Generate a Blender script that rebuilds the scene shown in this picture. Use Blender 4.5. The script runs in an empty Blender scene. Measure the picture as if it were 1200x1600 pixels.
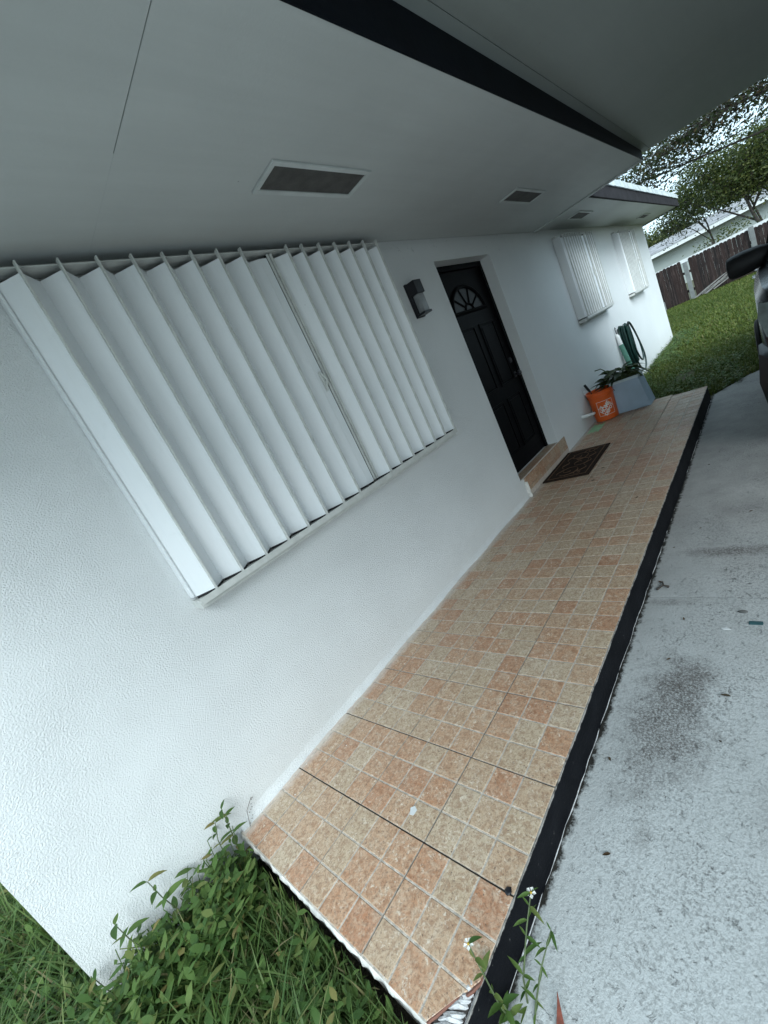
import bpy, bmesh, math, random
import numpy as np
from mathutils import Vector, Matrix

random.seed(7)
rng = np.random.default_rng(7)
sc = bpy.context.scene
col = sc.collection

# ------------------------------------------------------------------ camera
F_PX, H_PX = 644.67, 1600.0
CAM_R = ((0.60706385, -0.66975203, -0.42767475),
         (-0.46257525, 0.13977327, -0.87549276),
         (0.64614055, 0.72931176, -0.22495942))      # rows: right, down, forward
cam_d = bpy.data.cameras.new('Camera')
cam = bpy.data.objects.new('Camera', cam_d)
col.objects.link(cam)
r, d, f = (Vector(v) for v in CAM_R)
m = Matrix((r, -d, -f)).transposed().to_4x4()
m.translation = Vector((-0.1009, -1.856, 1.3089))
cam.matrix_world = m
cam_d.sensor_fit = 'VERTICAL'
cam_d.sensor_height = 36.0
cam_d.sensor_width = 27.0
cam_d.lens = F_PX / H_PX * 36.0
cam_d.clip_start = 0.02
cam_d.clip_end = 3000
sc.camera = cam

# ------------------------------------------------------------------ world, sun, exposure
SUN_EL, SUN_AZ = math.radians(40), math.radians(232)     # azimuth of the sun, from +X towards +Y
w = bpy.data.worlds.new('World')
sc.world = w
w.use_nodes = True
wn = w.node_tree
bg = wn.nodes['Background']
sky = wn.nodes.new('ShaderNodeTexSky')
sky.sky_type = 'NISHITA'
sky.sun_disc = False
sky.sun_elevation = SUN_EL
sky.sun_rotation = math.pi / 2 - SUN_AZ
sky.air_density = 1.0
sky.dust_density = 3.0
sky.ozone_density = 1.0
# thin overcast: the clear sky is veiled by an even pale cloud layer
veil = wn.nodes.new('ShaderNodeMix')
veil.data_type = 'RGBA'
veil.inputs['Factor'].default_value = 0.72
veil.inputs['B'].default_value = (5.9, 8.0, 9.2, 1)
wn.links.new(sky.outputs[0], veil.inputs['A'])
wn.links.new(veil.outputs['Result'], bg.inputs[0])
bg.inputs[1].default_value = 0.09
sun_d = bpy.data.lights.new('Sun', 'SUN')
sun_d.energy = 1.5
sun_d.angle = math.radians(40)
sun_d.color = (0.83, 0.945, 1.0)
sun = bpy.data.objects.new('Sun', sun_d)
col.objects.link(sun)
sdir = Vector((math.cos(SUN_EL) * math.cos(SUN_AZ), math.cos(SUN_EL) * math.sin(SUN_AZ), math.sin(SUN_EL)))
sun.rotation_euler = sdir.to_track_quat('Z', 'Y').to_euler()
sun.location = sdir * 30
vs = sc.view_settings
vs.view_transform = 'Standard'
vs.look = 'None'
vs.exposure = 1.26
vs.gamma = 1.0
sc.render.engine = 'CYCLES'
sc.cycles.max_bounces = 8
sc.cycles.diffuse_bounces = 2
sc.cycles.transparent_max_bounces = 12


# ------------------------------------------------------------------ material helpers
class NT:
    def __init__(self, name):
        self.m = bpy.data.materials.new(name)
        self.m.use_nodes = True
        self.t = self.m.node_tree
        self.b = self.t.nodes['Principled BSDF']
        self.out = self.t.nodes['Material Output']

    def n(self, typ, **kw):
        nd = self.t.nodes.new('ShaderNode' + typ)
        for k, v in kw.items():
            setattr(nd, k, v)
        return nd

    def l(self, a, b):
        self.t.links.new(a, b)

    def pos(self):
        return self.n('NewGeometry').outputs['Position']

    def noise(self, scale, detail=4.0, rough=0.55, vec=None, dist=0.0):
        nd = self.n('TexNoise')
        nd.inputs['Scale'].default_value = scale
        nd.inputs['Detail'].default_value = detail
        nd.inputs['Roughness'].default_value = rough
        nd.inputs['Distortion'].default_value = dist
        self.l(vec if vec is not None else self.pos(), nd.inputs['Vector'])
        return nd.outputs['Fac']

    def voro(self, scale, vec=None, feature='F1'):
        nd = self.n('TexVoronoi', feature=feature)
        nd.inputs['Scale'].default_value = scale
        self.l(vec if vec is not None else self.pos(), nd.inputs['Vector'])
        return nd.outputs['Distance']

    def ramp(self, fac, stops, interp='LINEAR'):
        nd = self.n('ValToRGB')
        e = nd.color_ramp.elements
        nd.color_ramp.interpolation = interp
        while len(e) < len(stops):
            e.new(0.5)
        for i, (p, c) in enumerate(stops):
            e[i].position = p
            e[i].color = (c[0], c[1], c[2], 1) if not isinstance(c, (int, float)) else (c, c, c, 1)
        self.l(fac, nd.inputs[0])
        return nd.outputs[0]

    def mix(self, fac, a, b, blend='MIX'):
        nd = self.n('Mix', data_type='RGBA', blend_type=blend)
        for s, v in (('Factor', fac), ('A', a), ('B', b)):
            if hasattr(v, 'links'):
                self.l(v, nd.inputs[s] if s != 'Factor' else nd.inputs[0])
            elif s == 'Factor':
                nd.inputs[0].default_value = v
            else:
                nd.inputs[s].default_value = (v[0], v[1], v[2], 1)
        return nd.outputs['Result']

    def math(self, op, a, b=None, c=None, clamp=False):
        nd = self.n('Math', operation=op, use_clamp=clamp)
        for i, v in enumerate((a, b, c)):
            if v is None:
                continue
            if hasattr(v, 'links'):
                self.l(v, nd.inputs[i])
            else:
                nd.inputs[i].default_value = v
        return nd.outputs[0]

    def base(self, v):
        if hasattr(v, 'links'):
            self.l(v, self.b.inputs['Base Color'])
        else:
            self.b.inputs['Base Color'].default_value = (v[0], v[1], v[2], 1)

    def set(self, **kw):
        for k, v in kw.items():
            s = self.b.inputs[k.replace('_', ' ')]
            if hasattr(v, 'links'):
                self.l(v, s)
            else:
                s.default_value = v

    def bump(self, height, dist=0.003, strength=1.0):
        nd = self.n('Bump')
        nd.inputs['Distance'].default_value = dist
        nd.inputs['Strength'].default_value = strength
        self.l(height, nd.inputs['Height'])
        self.l(nd.outputs[0], self.b.inputs['Normal'])

    def sep(self):
        nd = self.n('SeparateXYZ')
        self.l(self.pos(), nd.inputs[0])
        return nd.outputs


M = {}


def simple(name, c, rough=0.6, metal=0.0, var=0.12, scale=8.0, bump=0.0, bscale=80.0, spec=0.5):
    t = NT(name)
    lo = [max(0, x * (1 - var)) for x in c]
    hi = [min(1, x * (1 + var)) for x in c]
    t.base(t.ramp(t.noise(scale), [(0.3, lo), (0.7, hi)]))
    t.set(Roughness=rough, Metallic=metal)
    t.b.inputs['Specular IOR Level'].default_value = spec
    if bump:
        t.bump(t.noise(bscale, 3), bump)
    M[name] = t.m
    return t.m


def mat_stucco(name, c, dist):
    t = NT(name)
    big = t.noise(1.1, 5, 0.6)
    fine = t.noise(14, 4)
    cc = t.ramp(big, [(0.25, [x * 0.93 for x in c]), (0.7, c)])
    cc = t.mix(t.math('MULTIPLY', t.ramp(t.noise(3.5, 6, 0.75), [(0.62, 0), (0.80, 1)]), 0.18), cc, [x * 0.62 for x in c])
    # grime and scuffs low on the wall and scattered specks
    speck = t.ramp(t.voro(9.0), [(0.0, 1), (0.028, 1), (0.045, 0)])
    speck = t.math('MULTIPLY', speck, t.ramp(t.noise(2.3, 2), [(0.55, 0), (0.62, 1)]))
    cc = t.mix(t.math('MULTIPLY', speck, 0.6), cc, (0.12, 0.11, 0.10))
    cc = t.mix(t.math('MULTIPLY', fine, 0.10), cc, [x * 0.8 for x in c])
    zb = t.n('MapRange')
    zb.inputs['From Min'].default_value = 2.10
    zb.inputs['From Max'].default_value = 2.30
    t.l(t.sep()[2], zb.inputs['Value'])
    spl = t.n('MapRange')
    spl.inputs['From Min'].default_value = 0.30
    spl.inputs['From Max'].default_value = -0.02
    t.l(t.math('ADD', t.sep()[2], t.math('MULTIPLY', t.noise(5, 5, 0.7), 0.12)), spl.inputs['Value'])
    cc = t.mix(t.math('MULTIPLY', t.math('MULTIPLY', spl.outputs[0], t.noise(22, 6, 0.8)), 0.40), cc, (0.42, 0.39, 0.33))
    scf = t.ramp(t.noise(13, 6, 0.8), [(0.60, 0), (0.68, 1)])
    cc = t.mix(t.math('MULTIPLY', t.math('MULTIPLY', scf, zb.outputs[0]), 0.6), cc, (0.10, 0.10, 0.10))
    t.base(cc)
    t.set(Roughness=0.62)
    h1 = t.ramp(t.noise(170, 3, 0.55, dist=0.25), [(0.40, 0), (0.66, 1)])
    h2 = t.noise(420, 2)
    patch = t.ramp(t.noise(2.6, 4, 0.6), [(0.35, 0.6), (0.65, 1)])
    hh = t.math('MULTIPLY', t.math('ADD', h1, t.math('MULTIPLY', h2, 0.35)), patch)
    t.bump(t.math('ADD', hh, t.math('MULTIPLY', t.noise(7, 3), 0.5)), dist, 1.0)
    M[name] = t.m


mat_stucco('stucco', (0.78, 0.80, 0.80), 0.0021)
mat_stucco('stucco_neighbour', (0.40, 0.435, 0.41), 0.003)


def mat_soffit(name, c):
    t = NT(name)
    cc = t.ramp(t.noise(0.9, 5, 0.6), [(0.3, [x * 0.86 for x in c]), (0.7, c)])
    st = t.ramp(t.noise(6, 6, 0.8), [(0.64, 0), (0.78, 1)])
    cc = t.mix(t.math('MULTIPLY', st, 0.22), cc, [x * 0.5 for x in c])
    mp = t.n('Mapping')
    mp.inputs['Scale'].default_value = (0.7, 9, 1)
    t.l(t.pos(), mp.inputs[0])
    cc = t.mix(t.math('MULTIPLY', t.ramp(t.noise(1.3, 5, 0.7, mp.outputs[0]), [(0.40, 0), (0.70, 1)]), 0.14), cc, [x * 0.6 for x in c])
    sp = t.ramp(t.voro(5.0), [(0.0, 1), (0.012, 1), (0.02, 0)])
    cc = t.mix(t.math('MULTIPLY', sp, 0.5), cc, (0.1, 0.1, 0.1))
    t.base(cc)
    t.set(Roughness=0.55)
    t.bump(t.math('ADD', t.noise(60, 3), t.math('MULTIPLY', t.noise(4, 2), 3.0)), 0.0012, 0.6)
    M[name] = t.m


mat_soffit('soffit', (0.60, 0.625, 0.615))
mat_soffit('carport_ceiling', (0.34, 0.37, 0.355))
simple('fascia_navy', (0.0035, 0.005, 0.009), 0.6, var=0.3, scale=5, bump=0.001, bscale=40, spec=0.12)
simple('fascia_brown', (0.028, 0.026, 0.029), 0.8, var=0.3, scale=6, bump=0.001, spec=0.1)
simple('flashing', (0.55, 0.60, 0.60), 0.5, var=0.2, scale=7)
simple('roofing', (0.36, 0.355, 0.36), 0.85, var=0.2, scale=5, bump=0.004, bscale=90)
simple('old_shingle', (0.24, 0.235, 0.24), 0.9, var=0.5, scale=1.8, bump=0.01, bscale=20)
simple('vent_frame', (0.62, 0.65, 0.64), 0.5, var=0.08)
simple('vent_screen', (0.085, 0.080, 0.075), 0.7, var=0.25, scale=18, bump=0.001, bscale=700)
simple('seam', (0.10, 0.10, 0.10), 0.8, var=0.4, scale=25)


def mat_shutter():
    t = NT('shutter')
    cc = t.ramp(t.noise(2.2, 4), [(0.3, (0.80, 0.83, 0.84)), (0.7, (0.86, 0.88, 0.89))])
    dirt = t.ramp(t.noise(16, 6, 0.7), [(0.60, 0), (0.80, 1)])
    cc = t.mix(t.math('MULTIPLY', dirt, 0.13), cc, (0.35, 0.36, 0.34))
    mp = t.n('Mapping')
    mp.inputs['Scale'].default_value = (22, 22, 1.6)
    t.l(t.pos(), mp.inputs[0])
    cc = t.mix(t.math('MULTIPLY', t.ramp(t.noise(1.6, 6, 0.75, mp.outputs[0]), [(0.50, 0), (0.75, 1)]), 0.10), cc, (0.45, 0.46, 0.44))
    spk = t.ramp(t.voro(16), [(0.0, 1), (0.03, 1), (0.045, 0)])
    cc = t.mix(t.math('MULTIPLY', t.math('MULTIPLY', spk, t.ramp(t.noise(4, 2), [(0.55, 0), (0.62, 1)])), 0.5), cc, (0.2, 0.19, 0.17))
    t.base(cc)
    t.set(Roughness=t.ramp(t.noise(7, 4), [(0.3, 0.38), (0.7, 0.58)]))
    t.bump(t.noise(5, 2), 0.004, 0.25)
    M['shutter'] = t.m


mat_shutter()
simple('shutter_edge', (0.62, 0.63, 0.60), 0.45, var=0.12, scale=20)
simple('dark_void', (0.012, 0.012, 0.013), 0.8)
simple('door_black', (0.0035, 0.0035, 0.0045), 0.5, var=0.3, scale=9, bump=0.0006, bscale=50, spec=0.05)
simple('door_glass', (0.020, 0.021, 0.022), 0.45, var=0.2, scale=30, bump=0.0015, bscale=60, spec=0.2)
simple('black_metal', (0.010, 0.010, 0.014), 0.38, var=0.2)
simple('lamp_glass', (0.24, 0.25, 0.255), 0.35, var=0.12, scale=20)
simple('brass', (0.35, 0.26, 0.12), 0.35, 0.9)


def mat_tile():
    t = NT('tile_square')
    rnd = t.math('FRACT', t.math('ADD', t.n('ObjectInfo').outputs['Random'],
                                 t.math('MULTIPLY', t.n('NewGeometry').outputs['Random Per Island'], 7.31)))
    basec = t.ramp(rnd, [(0.0, (0.46, 0.20, 0.10)), (0.22, (0.52, 0.27, 0.15)), (0.45, (0.53, 0.315, 0.19)),
                         (0.60, (0.52, 0.375, 0.25)), (0.80, (0.51, 0.40, 0.275)), (1.0, (0.56, 0.46, 0.335))])
    basec = t.mix(0.14, basec, (0.45, 0.285, 0.175))
    off = t.n('VectorMath', operation='ADD')
    t.l(t.pos(), off.inputs[0])
    cmb = t.n('CombineXYZ')
    t.l(t.math('MULTIPLY', rnd, 37.0), cmb.inputs[0])
    t.l(t.math('MULTIPLY', rnd, 91.0), cmb.inputs[1])
    t.l(cmb.outputs[0], off.inputs[1])
    v = off.outputs[0]
    veins = t.noise(26, 6, 0.7, v, 2.8)
    cc = t.mix(t.ramp(veins, [(0.40, 0), (0.56, 0.85)]), basec, t.mix(0.42, basec, (0.64, 0.53, 0.39)))
    cc = t.mix(t.ramp(t.noise(48, 7, 0.8, v, 0.8), [(0.47, 0), (0.58, 0.95)]), cc, t.mix(0.6, basec, (0.26, 0.12, 0.06)))
    pale = t.ramp(t.noise(24, 7, 0.78, v, 1.0), [(0.50, 0), (0.66, 0.6)])
    cc = t.mix(pale, cc, (0.66, 0.56, 0.43))
    fsp = t.ramp(t.noise(120, 6, 0.8, v, 0.4), [(0.53, 0), (0.59, 0.7)])
    cc = t.mix(fsp, cc, (0.20, 0.12, 0.075))
    flk = t.math('MULTIPLY', t.ramp(t.noise(80, 6, 0.78, v, 0.8), [(0.54, 0), (0.60, 0.8)]), t.ramp(t.noise(20, 3, 0.6, v), [(0.50, 0), (0.60, 1)]))
    cc = t.mix(flk, cc, (0.76, 0.68, 0.56))
    pits = t.ramp(t.noise(150, 2, 0.5, v, 0.6), [(0.67, 0), (0.71, 0.85)])
    cc = t.mix(pits, cc, (0.10, 0.06, 0.045))
    # white paint that was splashed over the tiles along the wall
    y = t.sep()[1]
    edge = t.math('ADD', y, t.math('MULTIPLY', t.math('SUBTRACT', t.noise(20, 5, 0.7), 0.5), 0.055))
    ov = t.ramp(edge, [(0.0, 0), (1.0, 0)])
    mr = t.n('MapRange')
    mr.inputs['From Min'].default_value = -0.075
    mr.inputs['From Max'].default_value = -0.012
    t.l(edge, mr.inputs['Value'])
    low = t.math('LESS_THAN', t.sep()[2], 0.05)
    cc = t.mix(t.math('MULTIPLY', t.math('MULTIPLY', mr.outputs[0], 0.8), low), cc, (0.66, 0.62, 0.58))
    drops = t.ramp(t.voro(17.0), [(0.0, 1), (0.045, 1), (0.07, 0)])
    mr2 = t.n('MapRange')
    mr2.inputs['From Min'].default_value = -0.40
    mr2.inputs['From Max'].default_value = -0.02
    t.l(y, mr2.inputs['Value'])
    drops = t.math('MULTIPLY', t.math('MULTIPLY', drops, low), t.math('GREATER_THAN', mr2.outputs[0], t.noise(7, 2)))
    cc = t.mix(drops, cc, (0.80, 0.79, 0.76))
    # shade under the roof, put into the tile colour around the door
    door_shade = t.n('MapRange')
    door_shade.inputs['From Min'].default_value = 2.6
    door_shade.inputs['From Max'].default_value = 0.2
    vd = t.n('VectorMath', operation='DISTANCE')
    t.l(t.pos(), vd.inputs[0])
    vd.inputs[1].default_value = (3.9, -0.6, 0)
    t.l(t.math('ADD', vd.outputs['Value'], t.math('MULTIPLY', t.noise(4, 5, 0.7), 0.8)), door_shade.inputs['Value'])
    cc = t.mix(t.math('MULTIPLY', door_shade.outputs[0], 0.42), cc, (0.20, 0.125, 0.085))
    # worn, dusty film
    cc = t.mix(t.math('MULTIPLY', t.ramp(t.noise(2.2, 5, 0.7), [(0.45, 0), (0.75, 1)]), 0.18), cc, (0.46, 0.38, 0.30))
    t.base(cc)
    t.set(Roughness=t.ramp(t.noise(9, 4), [(0.3, 0.36), (0.7, 0.55)]))
    t.bump(t.math('SUBTRACT', veins, t.math('MULTIPLY', pits, 0.6)), 0.0016, 0.7)
    M['tile_square'] = t.m


mat_tile()
simple('grout_light', (0.50, 0.45, 0.39), 0.9, var=0.4, scale=45, bump=0.002, bscale=220)


def mat_grout_dark():
    t = NT('grout_dark')
    gx = t.n('MapRange')
    gx.inputs['From Min'].default_value = 1.0
    gx.inputs['From Max'].default_value = 3.2
    t.l(t.math('ADD', t.sep()[0], t.math('MULTIPLY', t.noise(3, 4), 0.8)), gx.inputs['Value'])
    t.base(t.ramp(gx.outputs[0], [(0.2, (0.045, 0.038, 0.035)), (0.8, (0.17, 0.125, 0.10))]))
    t.set(Roughness=0.9)
    t.bump(t.noise(200, 2), 0.001)
    M['grout_dark'] = t.m


mat_grout_dark()


def mat_curb():
    t = NT('curb_paint')
    cc = t.ramp(t.noise(7, 5), [(0.3, (0.004, 0.0045, 0.006)), (0.75, (0.010, 0.0105, 0.013))])
    wear = t.ramp(t.noise(60, 7, 0.8), [(0.64, 0), (0.70, 1)])
    cc = t.mix(t.math('MULTIPLY', wear, 0.55), cc, (0.32, 0.31, 0.29))
    z = t.sep()[2]
    e = t.math('ADD', z, t.math('MULTIPLY', t.math('SUBTRACT', t.noise(24, 4, 0.7), 0.5), 0.02))
    top = t.n('MapRange')
    top.inputs['From Min'].default_value = -0.006
    top.inputs['From Max'].default_value = -0.002
    t.l(e, top.inputs['Value'])
    cc = t.mix(t.math('MULTIPLY', top.outputs[0], 0.7), cc, (0.55, 0.52, 0.48))
    t.base(cc)
    t.set(Roughness=0.6)
    t.b.inputs['Specular IOR Level'].default_value = 0.06
    t.bump(t.noise(60, 5, 0.7), 0.003, 0.6)
    M['curb_paint'] = t.m


mat_curb()


def mat_concrete():
    t = NT('driveway_concrete')
    s = t.sep()
    big = t.noise(0.9, 5, 0.6)
    cc = t.ramp(big, [(0.3, (0.45, 0.47, 0.465)), (0.7, (0.60, 0.63, 0.63))])
    # greyer concrete towards the far end, thicker old white paint by the porch
    far_grey = t.n('MapRange')
    far_grey.inputs['From Min'].default_value = 1.6
    far_grey.inputs['From Max'].default_value = 3.4
    t.l(t.math('ADD', s[0], t.math('MULTIPLY', t.noise(2.5, 5, 0.7), 1.2)), far_grey.inputs['Value'])
    cc = t.mix(far_grey.outputs[0], cc, t.ramp(t.noise(4, 6, 0.7), [(0.3, (0.30, 0.295, 0.285)), (0.75, (0.46, 0.455, 0.44))]))
    # exposed aggregate: fine dark grains where paint has gone
    wornm = t.ramp(t.noise(1.9, 5, 0.6), [(0.36, 0.35), (0.60, 1)])
    yk = t.n('MapRange')
    yk.inputs['From Min'].default_value = -1.16
    yk.inputs['From Max'].default_value = -1.42
    yk.inputs['To Min'].default_value = 0.40
    t.l(s[1], yk.inputs['Value'])
    wornm = t.math('MULTIPLY', wornm, yk.outputs[0])
    wornm = t.math('MULTIPLY', wornm, t.ramp(t.noise(9, 5, 0.7), [(0.32, 0.45), (0.58, 1)]))
    grains = t.ramp(t.noise(110, 5, 0.8, dist=0.15), [(0.49, 0), (0.56, 1)])
    cc = t.mix(t.math('MULTIPLY', t.math('MULTIPLY', grains, wornm), 0.78), cc, (0.185, 0.19, 0.185))
    pits = t.ramp(t.noise(40, 5, 0.75, dist=0.4), [(0.60, 0), (0.66, 1)])
    cc = t.mix(t.math('MULTIPLY', t.math('MULTIPLY', pits, wornm), 0.75), cc, (0.09, 0.09, 0.085))
    # oily blotch and smaller stains
    def blot(x, y, rx, ry, amt):
        dx = t.math('DIVIDE', t.math('SUBTRACT', s[0], x), rx)
        dy = t.math('DIVIDE', t.math('SUBTRACT', s[1], y), ry)
        dd = t.math('SQRT', t.math('ADD', t.math('MULTIPLY', dx, dx), t.math('MULTIPLY', dy, dy)))
        dd = t.math('ADD', dd, t.math('MULTIPLY', t.math('SUBTRACT', t.noise(7, 7, 0.82), 0.5), 2.6))
        k = t.n('MapRange')
        k.inputs['From Min'].default_value = 1.25
        k.inputs['From Max'].default_value = 0.45
        t.l(dd, k.inputs['Value'])
        return t.math('MULTIPLY', k.outputs[0], amt)
    rough_grain = t.ramp(t.noise(130, 6, 0.85), [(0.42, 0.12), (0.56, 1)])
    for (x, y, rx, ry, a) in ((1.13, -1.335, 0.30, 0.14, 0.85), (1.36, -1.40, 0.14, 0.08, 0.7), (0.70, -1.34, 0.07, 0.04, 0.4),
                              (2.32, -1.48, 0.05, 0.22, 0.85), (1.86, -1.24, 0.03, 0.10, 0.5), (0.85, -1.68, 0.16, 0.08, 0.4), (3.3, -2.2, 0.5, 0.4, 0.6)):
        cc = t.mix(t.math('MULTIPLY', blot(x, y, rx, ry, a), rough_grain), cc, (0.075, 0.062, 0.055))
    # black dirt gathered along the foot of the porch
    e = t.math('ADD', s[1], t.math('MULTIPLY', t.math('SUBTRACT', t.noise(26, 6, 0.75), 0.5), 0.075))
    k = t.n('MapRange')
    k.inputs['From Min'].default_value = -1.160
    k.inputs['From Max'].default_value = -1.146
    t.l(e, k.inputs['Value'])
    cc = t.mix(k.outputs[0], cc, (0.02, 0.018, 0.014))
    t.base(cc)
    t.set(Roughness=0.78)
    h = t.math('ADD', t.math('MULTIPLY', t.noise(55, 5, 0.7), 1.0), t.math('MULTIPLY', t.noise(160, 3), 0.6))
    t.bump(t.math('SUBTRACT', h, t.math('MULTIPLY', pits, 0.8)), 0.0032, 0.8)
    M['driveway_concrete'] = t.m


mat_concrete()


def mat_ground():
    t = NT('soil')
    s = t.sep()
    cc = t.ramp(t.noise(1.2, 6, 0.65), [(0.30, (0.045, 0.050, 0.020)), (0.55, (0.075, 0.072, 0.034)), (0.75, (0.12, 0.095, 0.06))])
    near = t.ramp(t.noise(14, 6, 0.7), [(0.3, (0.020, 0.018, 0.012)), (0.7, (0.06, 0.05, 0.033))])
    k = t.n('MapRange')
    k.inputs['From Min'].default_value = 0.5
    k.inputs['From Max'].default_value = 3.0
    t.l(s[0], k.inputs['Value'])
    cc = t.mix(k.outputs[0], near, cc)
    t.base(cc)
    t.set(Roughness=0.95)
    t.bump(t.noise(40, 5, 0.7), 0.02)
    M['soil'] = t.m


mat_ground()


def mat_leaf(name, stops, rough=0.5, trans=0.35):
    t = NT(name)
    rnd = t.n('NewGeometry').outputs['Random Per Island']
    rnd = t.math('FRACT', t.math('ADD', rnd, t.n('ObjectInfo').outputs['Random']))
    c = t.ramp(rnd, stops)
    c = t.mix(t.math('MULTIPLY', t.noise(5, 3), 0.5), c, t.mix(0.5, c, stops[0][1]))
    t.base(c)
    t.set(Roughness=rough)
    t.b.inputs['Specular IOR Level'].default_value = 0.25
    tr = t.n('BsdfTranslucent')
    t.l(t.mix(0.5, c, (0.10, 0.16, 0.02), 'ADD'), tr.inputs[0])
    mx = t.n('MixShader')
    mx.inputs[0].default_value = trans
    t.l(t.b.outputs[0], mx.inputs[1])
    t.l(tr.outputs[0], mx.inputs[2])
    t.l(mx.outputs[0], t.out.inputs[0])
    M[name] = t.m


mat_leaf('leaf_weed', [(0, (0.042, 0.092, 0.024)), (0.4, (0.075, 0.142, 0.036)), (0.8, (0.120, 0.190, 0.050)), (0.95, (0.175, 0.210, 0.065)), (1, (0.24, 0.19, 0.07))], 0.55, 0.25)
mat_leaf('leaf_grass', [(0, (0.045, 0.090, 0.024)), (0.5, (0.080, 0.140, 0.038)), (0.88, (0.13, 0.185, 0.055)), (0.95, (0.22, 0.20, 0.09)), (1, (0.26, 0.22, 0.12))], 0.5, 0.25)
mat_leaf('leaf_lawn', [(0, (0.050, 0.082, 0.014)), (0.5, (0.090, 0.125, 0.022)), (0.9, (0.145, 0.165, 0.034)), (1, (0.22, 0.19, 0.08))], 0.6, 0.2)
mat_leaf('leaf_tree_dark', [(0, (0.012, 0.018, 0.010)), (0.5, (0.028, 0.042, 0.015)), (0.8, (0.050, 0.052, 0.018)), (1, (0.085, 0.050, 0.028))], 0.5, 0.15)
mat_leaf('leaf_tree_green', [(0, (0.018, 0.030, 0.009)), (0.5, (0.055, 0.075, 0.020)), (1, (0.13, 0.135, 0.038))], 0.5, 0.25)
mat_leaf('leaf_houseplant', [(0, (0.016, 0.030, 0.012)), (0.6, (0.035, 0.06, 0.02)), (1, (0.09, 0.11, 0.04))], 0.4, 0.15)
mat_leaf('leaf_dead', [(0, (0.06, 0.035, 0.02)), (0.5, (0.12, 0.075, 0.045)), (1, (0.05, 0.045, 0.035))], 0.8, 0.1)
simple('bark', (0.060, 0.050, 0.042), 0.9, var=0.4, scale=18, bump=0.01, bscale=30)
simple('stem_green', (0.08, 0.11, 0.045), 0.6, var=0.3, scale=20)
simple('petal', (0.80, 0.80, 0.76), 0.6)
simple('pollen', (0.5, 0.33, 0.03), 0.7)
simple('bucket_orange', (0.72, 0.115, 0.015), 0.38, var=0.08, scale=9)
simple('print_white', (0.78, 0.74, 0.70), 0.5, var=0.05)
simple('tub_blue', (0.36, 0.46, 0.56), 0.5, var=0.10, scale=5)
simple('tub_rim', (0.52, 0.60, 0.62), 0.5, var=0.10, scale=5)
simple('potting_soil', (0.03, 0.024, 0.018), 0.95, var=0.4, scale=40, bump=0.01, bscale=60)
simple('hose_green', (0.007, 0.036, 0.030), 0.35, var=0.25, scale=10)
simple('pvc_white', (0.72, 0.73, 0.72), 0.4)
simple('umbrella_green', (0.09, 0.24, 0.18), 0.6)
simple('pale_green_plastic', (0.30, 0.52, 0.30), 0.5, var=0.15)
simple('mat_brown', (0.028, 0.018, 0.013), 0.95, var=0.35, scale=60, bump=0.003, bscale=260, spec=0.1)
simple('mat_tan', (0.11, 0.065, 0.042), 0.95, var=0.3, scale=60, bump=0.003, bscale=260, spec=0.1)
simple('mortar', (0.55, 0.55, 0.55), 0.85, var=0.35, scale=35, bump=0.004, bscale=90)
simple('clay', (0.19, 0.085, 0.06), 0.85, var=0.3, scale=40)
simple('plaster', (0.70, 0.68, 0.64), 0.8, var=0.25, scale=28, bump=0.004, bscale=80)
simple('car_paint', (0.030, 0.034, 0.036), 0.22, 0.4, var=0.1)
simple('car_plastic', (0.010, 0.010, 0.011), 0.6, var=0.2)
simple('bumper_grey', (0.022, 0.025, 0.027), 0.38, 0.0, var=0.15)
simple('chrome', (0.65, 0.66, 0.67), 0.12, 1.0, var=0.03)
simple('car_glass', (0.012, 0.014, 0.016), 0.05, var=0.05)
simple('lamp_clear', (0.16, 0.19, 0.185), 0.08, 0.6, var=0.3, scale=16)
simple('rubber', (0.014, 0.014, 0.015), 0.75, var=0.2, bump=0.002, bscale=60)
simple('rust', (0.14, 0.035, 0.02), 0.85, var=0.4, scale=40)
simple('wire_black', (0.012, 0.012, 0.012), 0.6)
simple('post_pale', (0.19, 0.20, 0.195), 0.8, var=0.2, scale=6, bump=0.002)
simple('dead_stick', (0.20, 0.19, 0.175), 0.9, var=0.3, scale=14)
simple('pebble', (0.10, 0.10, 0.095), 0.8, var=0.4)
simple('teal_plastic', (0.03, 0.09, 0.10), 0.5)
simple('white_scrap', (0.66, 0.68, 0.68), 0.7)


def mat_fence():
    t = NT('fence_wood')
    rnd = t.n('ObjectInfo').outputs['Random']
    c = t.ramp(rnd, [(0, (0.007, 0.005, 0.005)), (0.5, (0.020, 0.009, 0.0075)), (1, (0.030, 0.016, 0.013))])
    mp = t.n('Mapping')
    mp.inputs['Scale'].default_value = (14, 14, 1.2)
    t.l(t.pos(), mp.inputs[0])
    g = t.noise(2.0, 6, 0.7, mp.outputs[0])
    c = t.mix(t.ramp(g, [(0.50, 0), (0.66, 0.7)]), c, (0.085, 0.058, 0.050))
    c = t.mix(t.ramp(t.noise(3.1, 5, 0.7, mp.outputs[0]), [(0.56, 0), (0.7, 0.8)]), c, (0.015, 0.011, 0.010))
    t.base(c)
    t.set(Roughness=0.9)
    t.bump(g, 0.004)
    M['fence_wood'] = t.m


mat_fence()


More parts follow.
